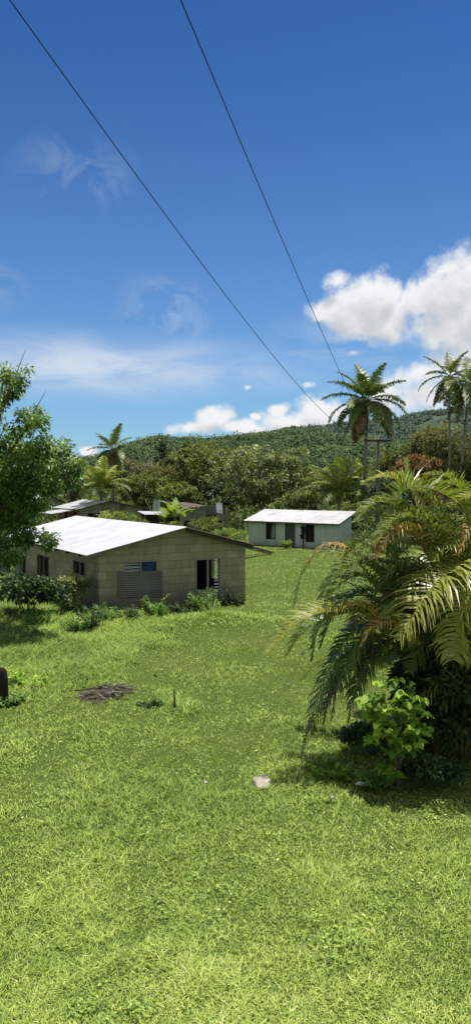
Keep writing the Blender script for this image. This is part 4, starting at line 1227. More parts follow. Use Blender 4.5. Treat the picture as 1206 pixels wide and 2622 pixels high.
banana('tall banana plant left of the roofless ruin', 448, 1262, 64, 1)
banana('shorter banana plant right beside the tin shed', 424, 1285, 68, 2, 8)

# ------------------------------------------------------------------ coconut palms
PALMS = 'coconut palms'
D = 76; b = at(934, 1300, D); c = at(939, 1028, D)
coconut_palm('tall coconut palm in front of the utility pole wires with drooping dry fronds', (b.x, D, 0), c.z, 5.2, 29, 3, trunk_pts=[(b.x - .1, D, -.2), (b.x, D, c.z * .5), (c.x, D, c.z)], trunk_r=.20, group=PALMS, pairs=86, lw=.10, old_n=4, down=R(-48))
D = 104; c = at(1150, 965, D)
coconut_palm('slim coconut palm on the skyline, left one of the right pair', (c.x, D, 0), c.z, 4.9, 21, 5, group=PALMS, pairs=70, lw=.10, trunk_r=.17, old_n=3, down=R(-60))
D = 88; b = at(1178, 1262, D); c = at(1200, 985, D)
coconut_palm('coconut palm with pale trunk cut by the right edge', (b.x, D, 0), c.z, 4.9, 21, 6, trunk_pts=[(b.x, D, -.2), (b.x + .1, D, c.z * .45), (c.x, D, c.z)], group=PALMS, pairs=70, lw=.10, trunk_r=.17, old_n=3, down=R(-60))
D = 92; c = at(289, 1152, D)
coconut_palm('small coconut palm standing alone above the left roofs', (c.x, D, 0), c.z, 3.9, 21, 7, group=PALMS, pairs=64, lw=.10, trunk_r=.17, old_n=4, down=R(-65))
D = 74; c = at(868, 1268, D)
coconut_palm('low young coconut palm with spreading yellowish fronds behind the cottage', (c.x, D, 0), c.z, 4.8, 22, 8, group=PALMS, mat='coco_yellow', old='coco_green', pairs=80, lw=.10, trunk_r=.2, up=R(88), down=R(15), old_n=7, bend0=22)
D = 86; c = at(258, 1255, D)
coconut_palm('low young coconut palm with arching pale fronds behind the left roofs', (c.x, D, 0), c.z, 4.6, 20, 9, group=PALMS, mat='coco_yellow', old='coco_green', pairs=73, lw=.10, trunk_r=.2, up=R(85), down=R(15), old_n=6, bend0=25)
D = 96; c = at(175, 1235, D)
coconut_palm('young palm half hidden by the left tree leaves', (c.x, D, 0), c.z, 3.4, 16, 10, group=PALMS, mat='coco_green', pairs=67, lw=.10, trunk_r=.2, up=R(80), down=R(0), old_n=2)

# ------------------------------------------------------------------ the big clump of palm on the right
PC = at(1150, 1311, 13.3); PB = Vector((PC.x, 13.3, 0))
areca = empty('areca_palm', PB, 'big clumping palm with arching green, yellow and orange fronds at the right', 'palm tree')
rng = np.random.default_rng(42)
canes = []
for i in range(15):
    a = i * 2.4; r = .12 + .16 * math.sqrt(i); h = rng.uniform(.9, 2.9) * (1 - .025 * i)
    o = Vector((math.sin(a) * r, math.cos(a) * r * .8, 0)); tp = o + Vector((math.sin(a) * .28 * h * .4, math.cos(a) * .28 * h * .4, h))
    mb = MB(); mb.tube([o - Vector((0, 0, .1)), o.lerp(tp, .5) + Vector((.03, 0, 0)), tp, tp + (tp - o) * .12], [.055, .05, .045, .02], 8); mb.build('stem', M['cane'], areca)
    canes.append((tp, a))
def hero(path, mat, pairs, llen, lwid, vee=.45, droop=.5, fwd=.6, label=None, **kw):
    pts = [at(px, py, Y + .7) - PB for px, py, Y in path]; llen *= 1.12; lwid *= 1.32; pairs = int(pairs * 1.35)
    V, Fq, var = frond_geo(pts, pairs, llen, lwid, vee, droop, fwd, .014, rng, segs=3, **kw)
    o = np_mesh('frond', V, Fq, M[mat], areca, var)
    if label: o['label'] = label
hero([(1300, 1540, 12.2), (1215, 1440, 11.6), (1135, 1470, 11.2), (1075, 1545, 10.9), (1025, 1640, 10.8)], 'frond_yellow', 62, .86, .030, .35, .75, .35, 'large pale yellow green frond hanging in front at the right')
hero([(1330, 1500, 11.8), (1260, 1440, 11.4), (1200, 1500, 11.1), (1170, 1600, 11.0), (1160, 1690, 10.9)], 'frond_yellow', 56, .72, .030, .3, .75, .4)
hero([(1010, 1660, 12.3), (935, 1575, 11.9), (850, 1565, 11.6), (770, 1590, 11.4), (690, 1672, 11.3)], 'frond_yellow', 56, .50, .024, .6, .45, .7, 'long pale frond reaching out furthest left')
hero([(1040, 1640, 12.4), (950, 1570, 12.1), (860, 1575, 11.9), (785, 1610, 11.7), (735, 1680, 11.7)], 'frond_green', 56, .48, .022, .6, .5, .7)
hero([(1010, 1540, 12.7), (905, 1432, 12.7), (820, 1412, 12.8), (775, 1465, 12.9), (752, 1555, 12.9)], 'frond_green', 50, .36, .022, .15, .55, .8, 'thin frond arching down above the lawn')
hero([(1000, 1500, 12.4), (905, 1412, 12.3), (830, 1395, 12.3), (785, 1440, 12.3)], 'frond_orange', 40, .30, .022, .25, .6, .7, 'drying yellow frond tip at the upper left')
hero([(1010, 1620, 12.1), (915, 1610, 11.8), (848, 1700, 11.6), (805, 1810, 11.5), (772, 1935, 11.5)], 'frond_deep', 54, .40, .024, .1, .6, .8, 'dark frond drooping almost to the grass')
hero([(1000, 1640, 12.0), (900, 1690, 11.7), (835, 1790, 11.6), (790, 1870, 11.5), (770, 1925, 11.5)], 'frond_dry', 40, .32, .02, .1, .6, .9, 'brown dry frond hanging low', keep=.7)
hero([(1010, 1620, 11.9), (920, 1640, 11.6), (870, 1740, 11.4), (850, 1840, 11.4)], 'frond_deep', 46, .40, .026, .1, .6, .8)
hero([(980, 1640, 12.6), (905, 1700, 12.4), (845, 1780, 12.3), (822, 1890, 12.3)], 'frond_dry', 38, .26, .018, .1, .6, .9, keep=.6)
hero([(1040, 1660, 11.9), (960, 1680, 11.6), (910, 1760, 11.4), (892, 1850, 11.4)], 'frond_deep', 44, .38, .026, .1, .65, .8)
hero([(1020, 1570, 12.2), (935, 1478, 12.0), (865, 1500, 11.9), (822, 1570, 11.9)], 'frond_green', 46, .42, .026, .4, .5, .6)
hero([(1030, 1560, 12.0), (950, 1450, 11.8), (880, 1455, 11.7), (830, 1510, 11.7)], 'frond_deep', 46, .42, .026, .4, .5, .6)
hero([(1010, 1650, 12.0), (950, 1565, 11.6), (895, 1550, 11.5), (850, 1580, 11.5)], 'frond_orange', 34, .26, .024, .5, .4, .6, 'orange drying frond in the middle')
hero([(1070, 1680, 11.8), (1015, 1600, 11.4), (962, 1600, 11.2), (925, 1655, 11.2)], 'frond_orange', 36, .34, .028, .4, .5, .5, 'golden orange frond low in the middle')
hero([(1120, 1460, 12.1), (1055, 1355, 11.7), (1000, 1360, 11.5), (962, 1430, 11.4)], 'frond_orange', 38, .40, .026, .3, .55, .5, 'pinkish drying frond near the top')
hero([(1120, 1480, 12.4), (1040, 1320, 12.2), (965, 1285, 12.1), (912, 1335, 12.0)], 'frond_green', 46, .44, .028, .5, .45, .55)
hero([(1150, 1500, 12.7), (1080, 1290, 12.6), (1000, 1222, 12.6), (930, 1235, 12.6)], 'frond_yellow', 46, .42, .026, .45, .45, .6)
hero([(1150, 1500, 12.9), (1085, 1340, 12.9), (1048, 1245, 13.0), (1036, 1178, 13.0)], 'frond_yellow', 40, .36, .026, .3, .3, .9)
hero([(1010, 1440, 12.2), (1020, 1275, 12.0), (1085, 1248, 11.9), (1175, 1290, 11.8), (1235, 1370, 11.8)], 'frond_green', 52, .50, .028, .7, .35, .4)
hero([(1240, 1500, 12.4), (1200, 1330, 12.4), (1130, 1258, 12.4), (1060, 1262, 12.4)], 'frond_green', 46, .44, .028, .45, .45, .55)
hero([(1260, 1460, 12.0), (1250, 1310, 11.9), (1210, 1268, 11.8), (1150, 1300, 11.7)], 'frond_yellow', 42, .40, .026, .45, .45, .55)
hero([(1290, 1520, 11.8), (1250, 1370, 11.5), (1205, 1350, 11.4), (1170, 1420, 11.3)], 'frond_orange', 38, .36, .026, .35, .5, .5, 'orange frond at the right edge')
hero([(1120, 1540, 12.0), (1060, 1440, 11.7), (1000, 1460, 11.5), (955, 1540, 11.5)], 'frond_deep', 44, .42, .028, .4, .55, .55)
hero([(1130, 1600, 12.0), (1080, 1520, 11.6), (1010, 1530, 11.4), (985, 1610, 11.3)], 'frond_green', 44, .42, .028, .4, .55, .55)
hero([(1180, 1560, 12.0), (1130, 1400, 11.8), (1075, 1330, 11.6), (1010, 1330, 11.5), (960, 1390, 11.4)], 'frond_green', 52, .46, .024, .45, .5, .6)
hero([(1190, 1560, 12.2), (1120, 1420, 12.0), (1030, 1390, 11.8), (950, 1400, 11.7), (895, 1460, 11.6)], 'frond_green', 52, .44, .024, .4, .5, .6)
hero([(1200, 1560, 12.4), (1100, 1350, 12.3), (1020, 1300, 12.2), (940, 1330, 12.1), (900, 1400, 12.1)], 'frond_deep', 52, .46, .024, .45, .5, .6)
hero([(1230, 1560, 12.2), (1180, 1390, 12.0), (1120, 1330, 11.8), (1050, 1350, 11.7)], 'frond_deep', 48, .46, .024, .5, .5, .5)
hero([(1240, 1560, 12.0), (1190, 1420, 11.7), (1140, 1400, 11.5), (1090, 1450, 11.4)], 'frond_green', 46, .46, .026, .4, .5, .5)
hero([(1270, 1560, 12.4), (1230, 1340, 12.3), (1180, 1250, 12.2), (1110, 1235, 12.2)], 'frond_green', 50, .44, .024, .5, .4, .6)
hero([(1160, 1560, 12.3), (1110, 1500, 12.0), (1040, 1500, 11.8), (975, 1560, 11.7)], 'frond_deep', 48, .46, .026, .4, .55, .5)
hero([(1180, 1600, 12.1), (1130, 1600, 11.8), (1080, 1640, 11.6), (1050, 1720, 11.5)], 'frond_deep', 46, .46, .026, .3, .55, .5)
hero([(1240, 1660, 12.1), (1200, 1640, 11.8), (1160, 1690, 11.6), (1130, 1790, 11.5)], 'frond_deep', 46, .46, .026, .3, .55, .5)
hero([(1060, 1600, 12.5), (985, 1520, 12.3), (905, 1520, 12.2), (850, 1580, 12.1), (820, 1660, 12.1)], 'frond_deep', 52, .42, .024, .4, .5, .6)
hero([(1060, 1640, 12.3), (980, 1600, 12.1), (900, 1620, 11.9), (850, 1690, 11.8)], 'frond_green', 48, .42, .024, .4, .5, .6)
hero([(1040, 1560, 12.5), (960, 1450, 12.4), (890, 1440, 12.3), (835, 1500, 12.3), (815, 1580, 12.3)], 'frond_green', 50, .42, .024, .4, .55, .6)
hero([(1040, 1620, 12.6), (950, 1530, 12.5), (870, 1540, 12.4), (815, 1610, 12.4), (800, 1690, 12.4)], 'frond_deep', 50, .42, .024, .4, .55, .6)
hero([(1060, 1690, 12.2), (980, 1640, 12.0), (900, 1680, 11.9), (850, 1760, 11.8), (830, 1850, 11.8)], 'frond_deep', 50, .42, .024, .3, .6, .7)
hero([(1060, 1540, 12.3), (990, 1400, 12.2), (925, 1380, 12.1), (880, 1440, 12.1)], 'frond_green', 48, .42, .024, .45, .5, .6)
hero([(1160, 1420, 12.8), (1110, 1290, 12.8), (1040, 1225, 12.8), (975, 1215, 12.8)], 'frond_green', 48, .44, .024, .5, .45, .6)
hero([(1200, 1420, 12.6), (1190, 1290, 12.6), (1150, 1225, 12.6), (1090, 1215, 12.6)], 'frond_green', 48, .44, .024, .5, .45, .6)
for i in range(56):
    tp, a = canes[i % 15]
    q = rng.uniform(); a2 = i * 2.39996 + rng.uniform(-.3, .3)
    e = R(78) - R(85) * q
    pth = arc_path(np.array(tp), a2, e, rng.uniform(1.6, 2.5), R(55) + R(50) * q, side=rng.uniform(-.3, .3))
    mt = rng.choice(['frond_deep', 'frond_green', 'frond_deep', 'frond_yellow', 'frond_dry'], p=[.28, .38, .12, .16, .06])
    if math.cos(a2) < -.2: pth = [np.array(tp) + (np.array(q_) - np.array(tp)) * np.array([1, .62, 1]) for q_ in pth]
    V, Fq, var = frond_geo(pth, 66, .58, .036, rng.uniform(.15, .5), .55, .6, .014, rng, segs=3)
    np_mesh('frond', V, Fq, M[str(mt)], areca, var)

# dark growth under the palm
def leafy_bush(label, base, w, h, mat, seed, n, n_per, leaf, name='bush', cat='bush', group=None, d=None, cr=.16, ratio=.5, stems=5, droop=.3):
    rng = np.random.default_rng(seed)
    root = empty(name, base, label, cat, 0, group)
    lobes = []
    for i in range(7):
        a = 2.4 * i; q = math.sqrt((i + .3) / 7)
        lobes.append((math.sin(a) * q * w * .33, math.cos(a) * q * (d or w) * .33, h * rng.uniform(.4, .72), w * .24, (d or w) * .24, h * rng.uniform(.22, .36)))
    C, dd, li = crown_points(lobes, n, rng, .5); C[:, 2] = np.maximum(C[:, 2], .04)
    V, Fq, idx, up = clump_leaves(C, cr, n_per, leaf, leaf * ratio, dd, rng, droop)
    var = np.clip(.42 + rng.normal(0, .15, n)[idx] + .2 * dd[idx, 2] + rng.normal(0, .13, len(idx)), 0, 1)
    np_mesh('foliage', V, Fq, mat, root, var)
    mb = MB()
    for i in range(stems):
        l = lobes[i % 7]; rr = max(.006, h * .012)
        mb.tube([(l[0] * .15, l[1] * .15, -.03), (l[0] * .6, l[1] * .6, l[2] * .55), (l[0], l[1], l[2])], [rr * 1.4, rr, rr * .5], 6)
    mb.build('stem', M['stem'], root)
    return root
p = at(1185, 1311, 12.5)
leafy_bush('dark shaded undergrowth filling the foot of the palm clump', (p.x, 12.5, 0), 2.5, 2.1, M['leaf_dark'], 61, 520, 26, .17, name='undergrowth', cat='undergrowth', d=1.6, cr=.2)
p = ground_at(985, 1958)
leafy_bush('low dark weeds in the shade left of the bright shrub', (p.x - .1, p.y + .5, 0), 1.3, .5, M['leaf_dark'], 62, 90, 22, .09, name='weed_patch', cat='weeds', d=.8, cr=.12)
p = ground_at(1100, 2010)
leafy_bush('dark ragged weeds right of the bright shrub foot', (p.x, p.y, 0), 1.0, .45, M['leaf_dark'], 63, 80, 22, .10, name='weed_patch', cat='weeds', d=.6, cr=.12)

# bright broad leaved shrub
def broad_leaf_shrub():
    rng = np.random.default_rng(17)
    b = ground_at(1018, 2005); D = b.y
    root = empty('broadleaf_shrub', b, 'bright green broad leaved shrub in front of the dark palm foot', 'shrub')
    tips = [(925, 1795), (950, 1790), (975, 1755), (1015, 1745), (1050, 1760), (1075, 1790), (1085, 1830), (1060, 1870), (1020, 1820), (985, 1820), (945, 1890), (970, 1860), (1000, 1880), (1090, 1870), (1030, 1780), (1045, 1830),
            (1010, 1920), (980, 1960), (1000, 1985), (1040, 1910), (955, 1830), (1070, 1905)]
    mb = MB(); Ps, Ds, Ls = [], [], []
    for i, (px, py) in enumerate(tips):
        t = at(px, py, D + rng.uniform(-.55, .1)) - b
        k = Vector((rng.uniform(-.05, .05), rng.uniform(-.05, .05), t.z * rng.uniform(.25, .5)))
        mb.tube([(0, 0, -.05), k, k.lerp(t, .6) + Vector((0, 0, .06)), t], [.022, .014, .009, .005], 6)
        for j in range(16):
            f = rng.uniform(0, .45) if j > 5 else 0.0
            p = t.lerp(k, f) + Vector(rng.normal(size=3) * .015)
            a = j * 2.4 + rng.uniform(-.4, .4)
            Ps.append(tuple(p)); Ds.append((math.sin(a), math.cos(a), rng.uniform(-.25, .45))); Ls.append(rng.uniform(.09, .20))
    P = np.array(Ps); Dv = unit(np.array(Ds)); L = np.array(Ls)
    N = np.array([0, 0, 1.0]) + rng.normal(size=P.shape) * .35
    n = len(P)
    S = unit(np.cross(Dv, N)); Nn = np.cross(S, Dv)
    # broad oval leaf with a midrib fold and a drooping tip, three pairs of faces
    prof = [(0, 0, 0), (.22, .30, .04), (.5, .40, .04), (.78, .27, -.05), (1.0, .0, -.18)]
    verts = []
    for (u, wv, dz) in prof:
        c = P + Dv * (L * u)[:, None] + np.array([0, 0, 1.0]) * (L * dz * 1.6)[:, None]
        verts += [c - S * (L * wv)[:, None] + Nn * (L * wv * .35)[:, None], c, c + S * (L * wv)[:, None] + Nn * (L * wv * .35)[:, None]]
    V = np.stack(verts, 1).reshape(-1, 3); i0 = np.arange(n)[:, None] * 15
    fs = []
    for r_ in range(4):
        for c_ in (0, 1):
            a = r_ * 3 + c_; fs.append(i0 + [[a, a + 1, a + 4, a + 3]])
    Fq = np.concatenate(fs, 1).reshape(-1, 4)
    lv = np.clip(.45 + rng.normal(0, .27, n), 0, 1)
    np_mesh('foliage', V, Fq, M['leaf_shrub'], root, np.repeat(lv, 8))
    mb.build('stem', M['wood'], root)
broad_leaf_shrub()

# ------------------------------------------------------------------ the tree reaching in from the left
def left_tree():
    rng = np.random.default_rng(23)
    D = 23.0; b = Vector((-9.6, 23.8, 0)); s = D / F
    root = empty('broadleaf_tree', b, 'glossy leaved tree leaning into view from the left edge in front of the block house', 'tree')
    L_ = [(10, 985, 55), (40, 965, 32), (72, 1080, 42), (85, 1060, 26), (0, 1120, 62), (125, 1150, 52), (60, 1195, 70), (160, 1185, 36), (178, 1225, 28), (20, 1235, 78), (110, 1235, 48), (0, 1300, 60), (45, 1325, 58), (95, 1292, 38),
          (80, 1370, 40), (15, 1385, 52), (120, 1385, 18), (-60, 1060, 110), (-110, 1180, 130), (-90, 1310, 120), (-180, 1120, 150), (-210, 1260, 150), (195, 1195, 20), (30, 1430, 26), (90, 1190, 58), (135, 1215, 48), (40, 1260, 60), (-40, 1220, 70), (60, 1150, 60), (0, 1200, 70), (110, 1180, 46), (72, 1205, 72), (132, 1225, 46), (20, 1185, 74), (-30, 1235, 80), (-110, 1230, 90)]
    C, dv, own = [], [], []
    for i, (px, py, r) in enumerate(L_):
        n = int(3 + r * r * .0046) if px > -40 else int(r * .25)
        c = at(px, py, D + rng.uniform(-.9, .9) + (2.7 if i >= 31 else 1.6 if i >= 24 else 0)) - b
        for j in range(n):
            d = unit(rng.normal(size=3)); C.append(np.array(c) + d * r * s * rng.uniform(.35, 1.0) * np.array([1, .9, .8])); dv.append(d); own.append(i)
    C = np.array(C); dv = np.array(dv)
    V, Fq, idx, up = clump_leaves(C, .27, 62, .132, .072, dv, rng, .35)
    var = np.clip(.42 + rng.normal(0, .14, len(C))[idx] + .16 * dv[idx, 2] + rng.normal(0, .16, len(idx)), 0, 1)
    np_mesh('crown', V, Fq, M['leaf_near'], root, var)
    mb = MB()
    fork = Vector((.35, -.1, 2.6))
    mb.tube([(0, 0, -.2), (.1, 0, 1.2), fork, fork + Vector((.2, 0, 1.3))], [.24, .19, .15, .11], 10)
    for i, (px, py, r) in enumerate(L_):
        e = at(px, py, D) - b
        k = fork + Vector((0, 0, rng.uniform(-.6, 1.2)))
        md = k.lerp(e, .55) + Vector((0, 0, rng.uniform(-.1, .35)))
        mb.tube([k, md, e, e + (e - md) * .35], [.055, .035, .018, .006], 6)
        for j in range(4):
            w_ = C[rng.choice(np.flatnonzero(np.array(own) == i))]
            mb.tube([md.lerp(e, rng.uniform(.4, 1)), Vector(w_)], [.012, .004], 4)
    mb.build('trunk', M['bark'], root)
left_tree()

# ------------------------------------------------------------------ plants at the foot of the block house
FOOTG = 'weeds along the block house'
def weed(label, px, py, wpx, hpx, mat, seed, n=40, n_per=16, leaf=.10, name='weed_plant', cat='weed', ratio=.5, cr=.10, group=FOOTG, d=None):
    g = ground_at(px, py); k = g.y / F; W_, H_ = wpx * k, hpx * k
    if name == 'bush': return leafy_bush(label, g, W_, H_, M[mat], seed, n, n_per, leaf, name, cat, group, d, cr, ratio)
    rng = np.random.default_rng(seed); root = empty(name, g, label, cat, 0, group)
    m_ = int(12 + W_ * 22); P, D_, L_, vv = [], [], [], []; mb = MB()
    for i in range(m_):
        a = rng.uniform(0, 6.28); q = math.sqrt(rng.uniform()); b0 = np.array([math.sin(a) * q * W_ * .42, math.cos(a) * q * min(W_, .8) * .35, 0])
        pth = arc_path(b0, a, R(rng.uniform(62, 88)), H_ * rng.uniform(.45, 1.25) * (1.1 - .45 * q), R(rng.uniform(0, 55)), 7)
        mb.tube(pth, [.006] * 6 + [.002], 4)
        nl = int(8 + n_per * .9); tone = rng.normal(0, .15)
        for j in range(nl):
            f = .18 + .82 * (j + rng.uniform()) / nl; u = f * 6; i0 = min(int(u), 5); p = pth[i0] * (1 - u + i0) + pth[i0 + 1] * (u - i0)
            an = j * 2.4 + rng.uniform(-.5, .5); P.append(p); D_.append((math.sin(an), math.cos(an), rng.uniform(-.3, .7))); L_.append(leaf * 1.5 * rng.uniform(.6, 1.3) * (1.15 - .4 * f)); vv.append(.42 + tone + .22 * (f - .5) + rng.normal(0, .14))
    P = np.array(P); L_ = np.array(L_)
    V, Fq = leaf_quads(P, np.array(D_), np.array([0, 0, 1.0]) + rng.normal(size=P.shape) * .4, L_, L_ * ratio * .9, .25)
    np_mesh('foliage', V, Fq, M[mat], root, np.clip(vv, 0, 1)); mb.build('stem', M['stem'], root)
    return root
weed('dark leafy bush against the side wall under the overhang', 70, 1575, 200, 110, 'leaf_dark', 71, 170, 24, .17, 'bush', 'bush', cr=.2)
weed('bush with pale shining leaves left of the gable corner', 185, 1570, 90, 105, 'leaf_silver', 72, 60, 20, .17, 'bush', 'bush', cr=.16)
weed('feathery pale green weed at the left below the bush', 100, 1607, 75, 62, 'leaf_weed', 73, 70, 22, .07)
weed('grey green weed standing left of the gable corner', 200, 1620, 60, 60, 'leaf_weed', 74, 45, 18, .09)
weed('dark tall weed in front of the gable corner', 232, 1612, 36, 75, 'leaf_dark', 75, 45, 18, .09)
weed('bushy weed just right of the gable corner', 272, 1594, 60, 52, 'leaf_weed', 76, 55, 18, .09)
weed('weed under the tin panel', 330, 1588, 55, 45, 'leaf_dark', 77, 50, 18, .08)
weed('largest weed under the gable wall with pale leaf tops', 397, 1580, 78, 56, 'leaf_weed', 78, 80, 20, .10)
weed('low dark weed between tin panel and open window', 460, 1572, 70, 34, 'leaf_dark', 79, 50, 18, .08)
weed('tall leafy weed below the open window', 528, 1566, 62, 66, 'leaf_weed', 80, 75, 20, .09)
weed('dark weed at the right corner of the gable', 600, 1553, 60, 46, 'leaf_dark', 81, 55, 18, .08)
weed('small weed sprouting in the long grass left of the debris', 70, 1640, 60, 45, 'leaf_weed', 82, 45, 18, .08)
weed('lush weed behind the charred post', 75, 1770, 95, 60, 'leaf_shrub', 83, 60, 18, .09, group='weeds in the long grass')
weed('leafy weed at the foot of the charred post', 25, 1815, 60, 45, 'leaf_weed', 84, 40, 18, .08, group='weeds in the long grass')
weed('dark weed clump in the long grass right of the debris patch', 385, 1812, 70, 22, 'leaf_dark', 85, 40, 18, .06, group='weeds in the long grass', cr=.08)
weed('yellow green ground weed below the palm shadow', 850, 1985, 120, 34, 'leaf_shrub', 86, 55, 18, .05, group='weeds by the palm', cr=.08)
weed('small weed at the left foot of the bright shrub', 960, 2010, 80, 60, 'leaf_weed', 87, 50, 18, .07, group='weeds by the palm', cr=.09)
def grass_tuft(label, px, py, hpx, seed, n=70):
    rng = np.random.default_rng(seed); g = ground_at(px, py); k = g.y / F; h = hpx * k
    root_pts, V, Fq, var = [], [], [], []
    base = 0
    for i in range(n):
        a = rng.uniform(0, 6.28); L = h * rng.uniform(.7, 1.4); pt = arc_path((math.sin(a) * .08, math.cos(a) * .08, 0), a, R(rng.uniform(60, 85)), L, R(rng.uniform(40, 120)), 6)
        S = np.array([math.cos(a), -math.sin(a), 0]) * .016
        for j, p in enumerate(pt): w_ = 1 - j / 6.2; V += [p - S * w_, p + S * w_]
        for j in range(5): Fq.append([base + 2*j, base + 2*j + 1, base + 2*j + 3, base + 2*j + 2]); var.append(np.clip(.55 + .1 * rng.normal(), 0, 1))
        base += 12
    o = np_mesh('grass_tuft', np.array(V), np.array(Fq), M['leaf_lite'], None, np.array(var)); o.location = g
    tag(o, label, 'grass tuft')
grass_tuft('coarse tuft of long arching grass blades below the open window', 545, 1590, 62, 91)

# ------------------------------------------------------------------ small things on the lawn
def stone(name, label, px, py, wpx, hpx, mat, seed, cat='stone', group=None):
    g = ground_at(px, py); k = g.y / F; a, c = wpx * k / 2, hpx * k
    rng = np.random.default_rng(seed)
    import bmesh
    bm = bmesh.new(); bmesh.ops.create_icosphere(bm, subdivisions=4, radius=1)
    dirs = unit(rng.normal(size=(11, 3))); cuts = rng.uniform(.62, .95, 11); nq = SineNoise(seed, 1.3, 3)
    for v in bm.verts:
        p = np.array(v.co)
        for dd, cc in zip(dirs, cuts):
            q = p @ dd
            if q > cc: p = p - dd * (q - cc) * .85
        p = p * (1 + .03 * float(nq(p[0] + p[2], p[1] - p[2])))
        v.co = (p[0] * a, p[1] * a * .7, p[2] * c * .36)
    me = bpy.data.meshes.new(name); bm.to_mesh(me); bm.free()
    for p_ in me.polygons: p_.use_smooth = True
    o = link_mesh(name, me, M[mat]); o.location = g + Vector((0, 0, c * .18)); o.rotation_euler = (0, R(8), rng.uniform(0, 6))
    tag(o, label, cat, group)
stone('rock', 'pale angular rock lying on the lawn in the foreground', 668, 2012, 76, 40, 'rock', 3)
stone('rock', 'small pale stone just right of the larger rock', 722, 2012, 20, 11, 'rock', 4)
stone('rock', 'tiny dark lump on the lawn near the longest palm frond', 775, 1676, 15, 10, 'bark_dark', 5)
stone('rock', 'small dark lump in the grass right of the debris patch', 397, 1731, 11, 7, 'bark_dark', 6)
def fallen_leaf(label, px, py, wpx, seed):
    g = ground_at(px, py); k = g.y / F; L = wpx * k; rng = np.random.default_rng(seed)
    V = []; n = 7
    for i in range(n):
        t = i / (n - 1); w_ = .26 * L * math.sin(math.pi * (.06 + .9 * t)); z = .07 + .05 * L * math.sin(t * 5) 
        V += [((t - .5) * L, -w_, z + .03), ((t - .5) * L, 0, z), ((t - .5) * L, w_, z + .04)]
    Fq = [[i*3 + c, i*3 + c + 1, i*3 + c + 4, i*3 + c + 3] for i in range(n - 1) for c in (0, 1)]
    o = np_mesh('fallen_leaf', V, Fq, M['pale_leaf'], None); o.location = g; o.rotation_euler = (R(12), 0, rng.uniform(-.6, .6))
    tag(o, label, 'leaf', 'pale fallen leaves')
fallen_leaf('bleached fallen leaf on the lawn below the bright shrub', 925, 2022, 34, 1)
fallen_leaf('bleached fallen leaf left of the pale rock', 527, 2016, 17, 2)
fallen_leaf('smaller bleached leaf below the larger fallen leaf', 850, 2055, 16, 3)

# charred post at the left edge
g = ground_at(8, 1812); k = g.y / F
mb = MB(); hh = 104 * k
mb.tube([(0, 0, -.1), (.01, 0, hh * .3), (0, .01, hh * .7), (-.01, 0, hh * .92), (-.03, 0, hh)], [.125, .12, .118, .10, .045], 12)
o = mb.build('fence_post', M['post'], None); o.location = g; tag(o, 'charred black wooden post stub at the left edge of the lawn', 'post')
# thin stake
g = ground_at(447, 1815); k = g.y / F
mb = MB(); mb.tube([(0, 0, -.05), (.005, 0, 25 * k), (-.01, 0, 52 * k)], [.022, .02, .014], 7); o = mb.build('wooden_stake', M['wood_dark'], None); o.location = g; tag(o, 'thin dark stake standing in the lawn right of the debris patch', 'stake')

# heap of dry fronds and sticks
def debris():
    c = ground_at(268, 1790); rng = np.random.default_rng(55); k = c.y / F
    root = empty('debris_heap', c, 'flat heap of dry brown palm litter and sticks on the lawn', 'debris heap')
    W_, D_ = 70 * k, .95
    nx, ny = 36, 20
    X, Y = np.meshgrid(np.linspace(-W_ * 1.1, W_ * 1.1, nx), np.linspace(-D_ * 1.1, D_ * 1.1, ny)); nq = SineNoise(5, .5, 4); nr = SineNoise(9, .9, 3)
    rr = np.hypot(X / W_, (Y - X * .35) / D_) + .12 * nr(X, Y)
    Z = np.clip(1 - rr, -.3, 1) * .16 + .02 * nq(X, Y)
    V = np.stack([X, Y, Z], -1).reshape(-1, 3); i = (np.arange(ny - 1)[:, None] * nx + np.arange(nx - 1)[None]).ravel()
    np_mesh('litter_bed', V, np.stack([i, i + 1, i + nx + 1, i + nx], -1), M['debris'], root, smooth=True)
    n = 420; P = []; 
    x = rng.uniform(-1, 1, n) * W_; y = rng.uniform(-1, 1, n) * D_ + x * .35
    ok = np.hypot(x / W_, (y - x * .35) / D_) < rng.uniform(.5, 1.1, n); x, y = x[ok], y[ok]; n = len(x)
    a = rng.normal(.2, .7, n); L = rng.uniform(.12, .55, n); z = .06 + .1 * np.clip(1 - np.hypot(x / W_, (y - x * .35) / D_), 0, 1) + rng.uniform(0, .05, n)
    Dv = np.stack([np.cos(a), np.sin(a), rng.normal(0, .12, n)], -1); N = np.array([0, 0, 1.0]) + rng.normal(size=(n, 3)) * .4
    V, Fq = leaf_quads(np.stack([x, y, z], -1) - Dv * L[:, None] * .5, Dv, N, L, rng.uniform(.012, .05, n), 0)
    np_mesh('dry_leaves', V, Fq, M['leaf_litter'], root, rng.uniform(0, 1, n))
    for j in range(9):
        x0 = rng.uniform(-.6, .6) * W_; y0 = rng.uniform(-.5, .5) * D_ + x0 * .35; a = rng.normal(.3, .5); l = rng.uniform(.3, .7)
        mb = MB(); mb.tube([(x0 - math.cos(a) * l, y0 - math.sin(a) * l, .12), (x0, y0, .19), (x0 + math.cos(a) * l, y0 + math.sin(a) * l, .13)], [.012, .011, .008], 6); mb.build('stick', M['wood'] if j % 2 else M['wood_dark'], root)
    HOLES.append((c.x, c.y, W_ * .8, D_ * .6, .12))
debris()
for px, py, rx in ((668, 2010, .12), ):
    g = ground_at(px, py); HOLES.append((g.x, g.y, .17, .12, .3))
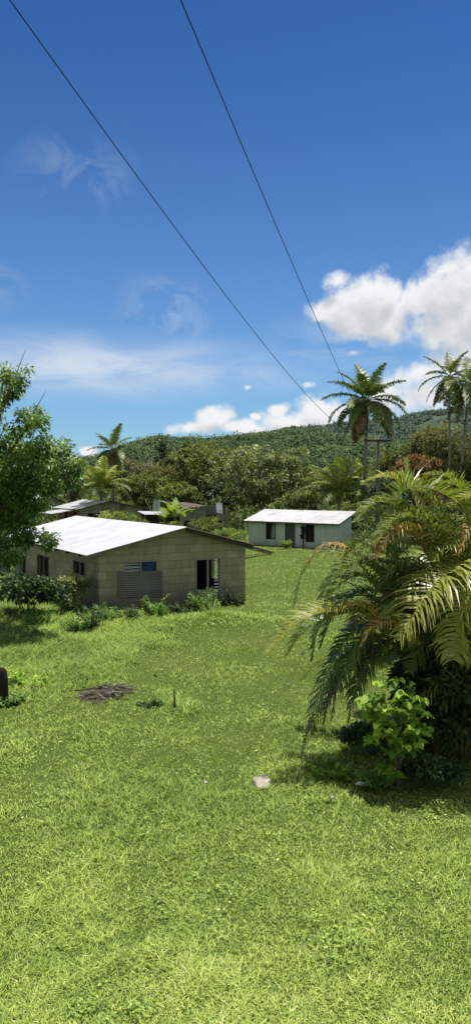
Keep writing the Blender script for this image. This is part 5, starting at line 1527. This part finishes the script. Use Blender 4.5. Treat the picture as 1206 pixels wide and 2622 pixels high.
p = ground_at(1120, 1960); HOLES.append((p.x + .2, p.y + .3, 1.1, .9, .35))

def lawn_h(x, y):
    n = SineNoise(31, 3.5, 3)
    return .048 + .018 * np.clip(n(x, y), -1, 1.5) + .07 * long_grass(x, y) + .02 * np.clip((y - 20) / 20, 0, 1) + .05 * np.exp(-(((x + .7) / 1.2) ** 2 + ((y - 10.7) / .9) ** 2))
blades(380000, lawn_sampler, lawn_h, 101, 'grass', 'short mown green lawn with yellow and darker patches, longer at the left')
def rough_sampler(rng, n):
    y = rng.uniform(13, 31.5, n); x = rng.uniform(-1, 1, n) * (y * .40 + 1.0) - 1.5
    m = long_grass(x, y); k = (rng.uniform(size=n) < m) & hole_mask(x, y) & ~inside_buildings(x, y)
    return x[k], y[k]
blades(240000, rough_sampler, lambda x, y: .08 + .15 * long_grass(x, y), 131, 'long_grass', 'long uncut grass between the lawn and the block house', 1.15)

def clover():
    rng = np.random.default_rng(201); n = 60000
    p = 1.7; a, b = 5.0 ** (1 - p), 22.0 ** (1 - p)
    y = (a + (b - a) * rng.uniform(size=n)) ** (1 / (1 - p)); x = y * rng.uniform(-.42, .42, n)
    nz_ = SineNoise(202, 1.6, 4); nf = SineNoise(203, .35, 2)
    k = (nz_(x, y) + .5 * nf(x, y) > 1.5) & hole_mask(x, y) & ~inside_buildings(x, y)
    x, y = x[k], y[k]; n = len(x); z = gz(x, y) + rng.uniform(.02, .075, n)
    a = rng.uniform(0, 6.28, n); D = np.stack([np.sin(a), np.cos(a), rng.uniform(-.1, .5, n)], -1); N = np.array([0, 0, 1.0]) + rng.normal(size=(n, 3)) * .3
    L = rng.uniform(.02, .05, n) * np.interp(np.hypot(x, y), [5, 20], [1, 1.7])
    V, Fq = leaf_quads(np.stack([x, y, z], -1), D, N, L, L * .6, .1)
    o = np_mesh('clover', V, Fq, M['lawn'], None, np.clip(.42 + .2 * rng.normal(size=n), 0, 1))
    tag(o, 'low broad leaved weeds growing through the lawn in scattered patches', 'ground weeds', kind='stuff')
clover()
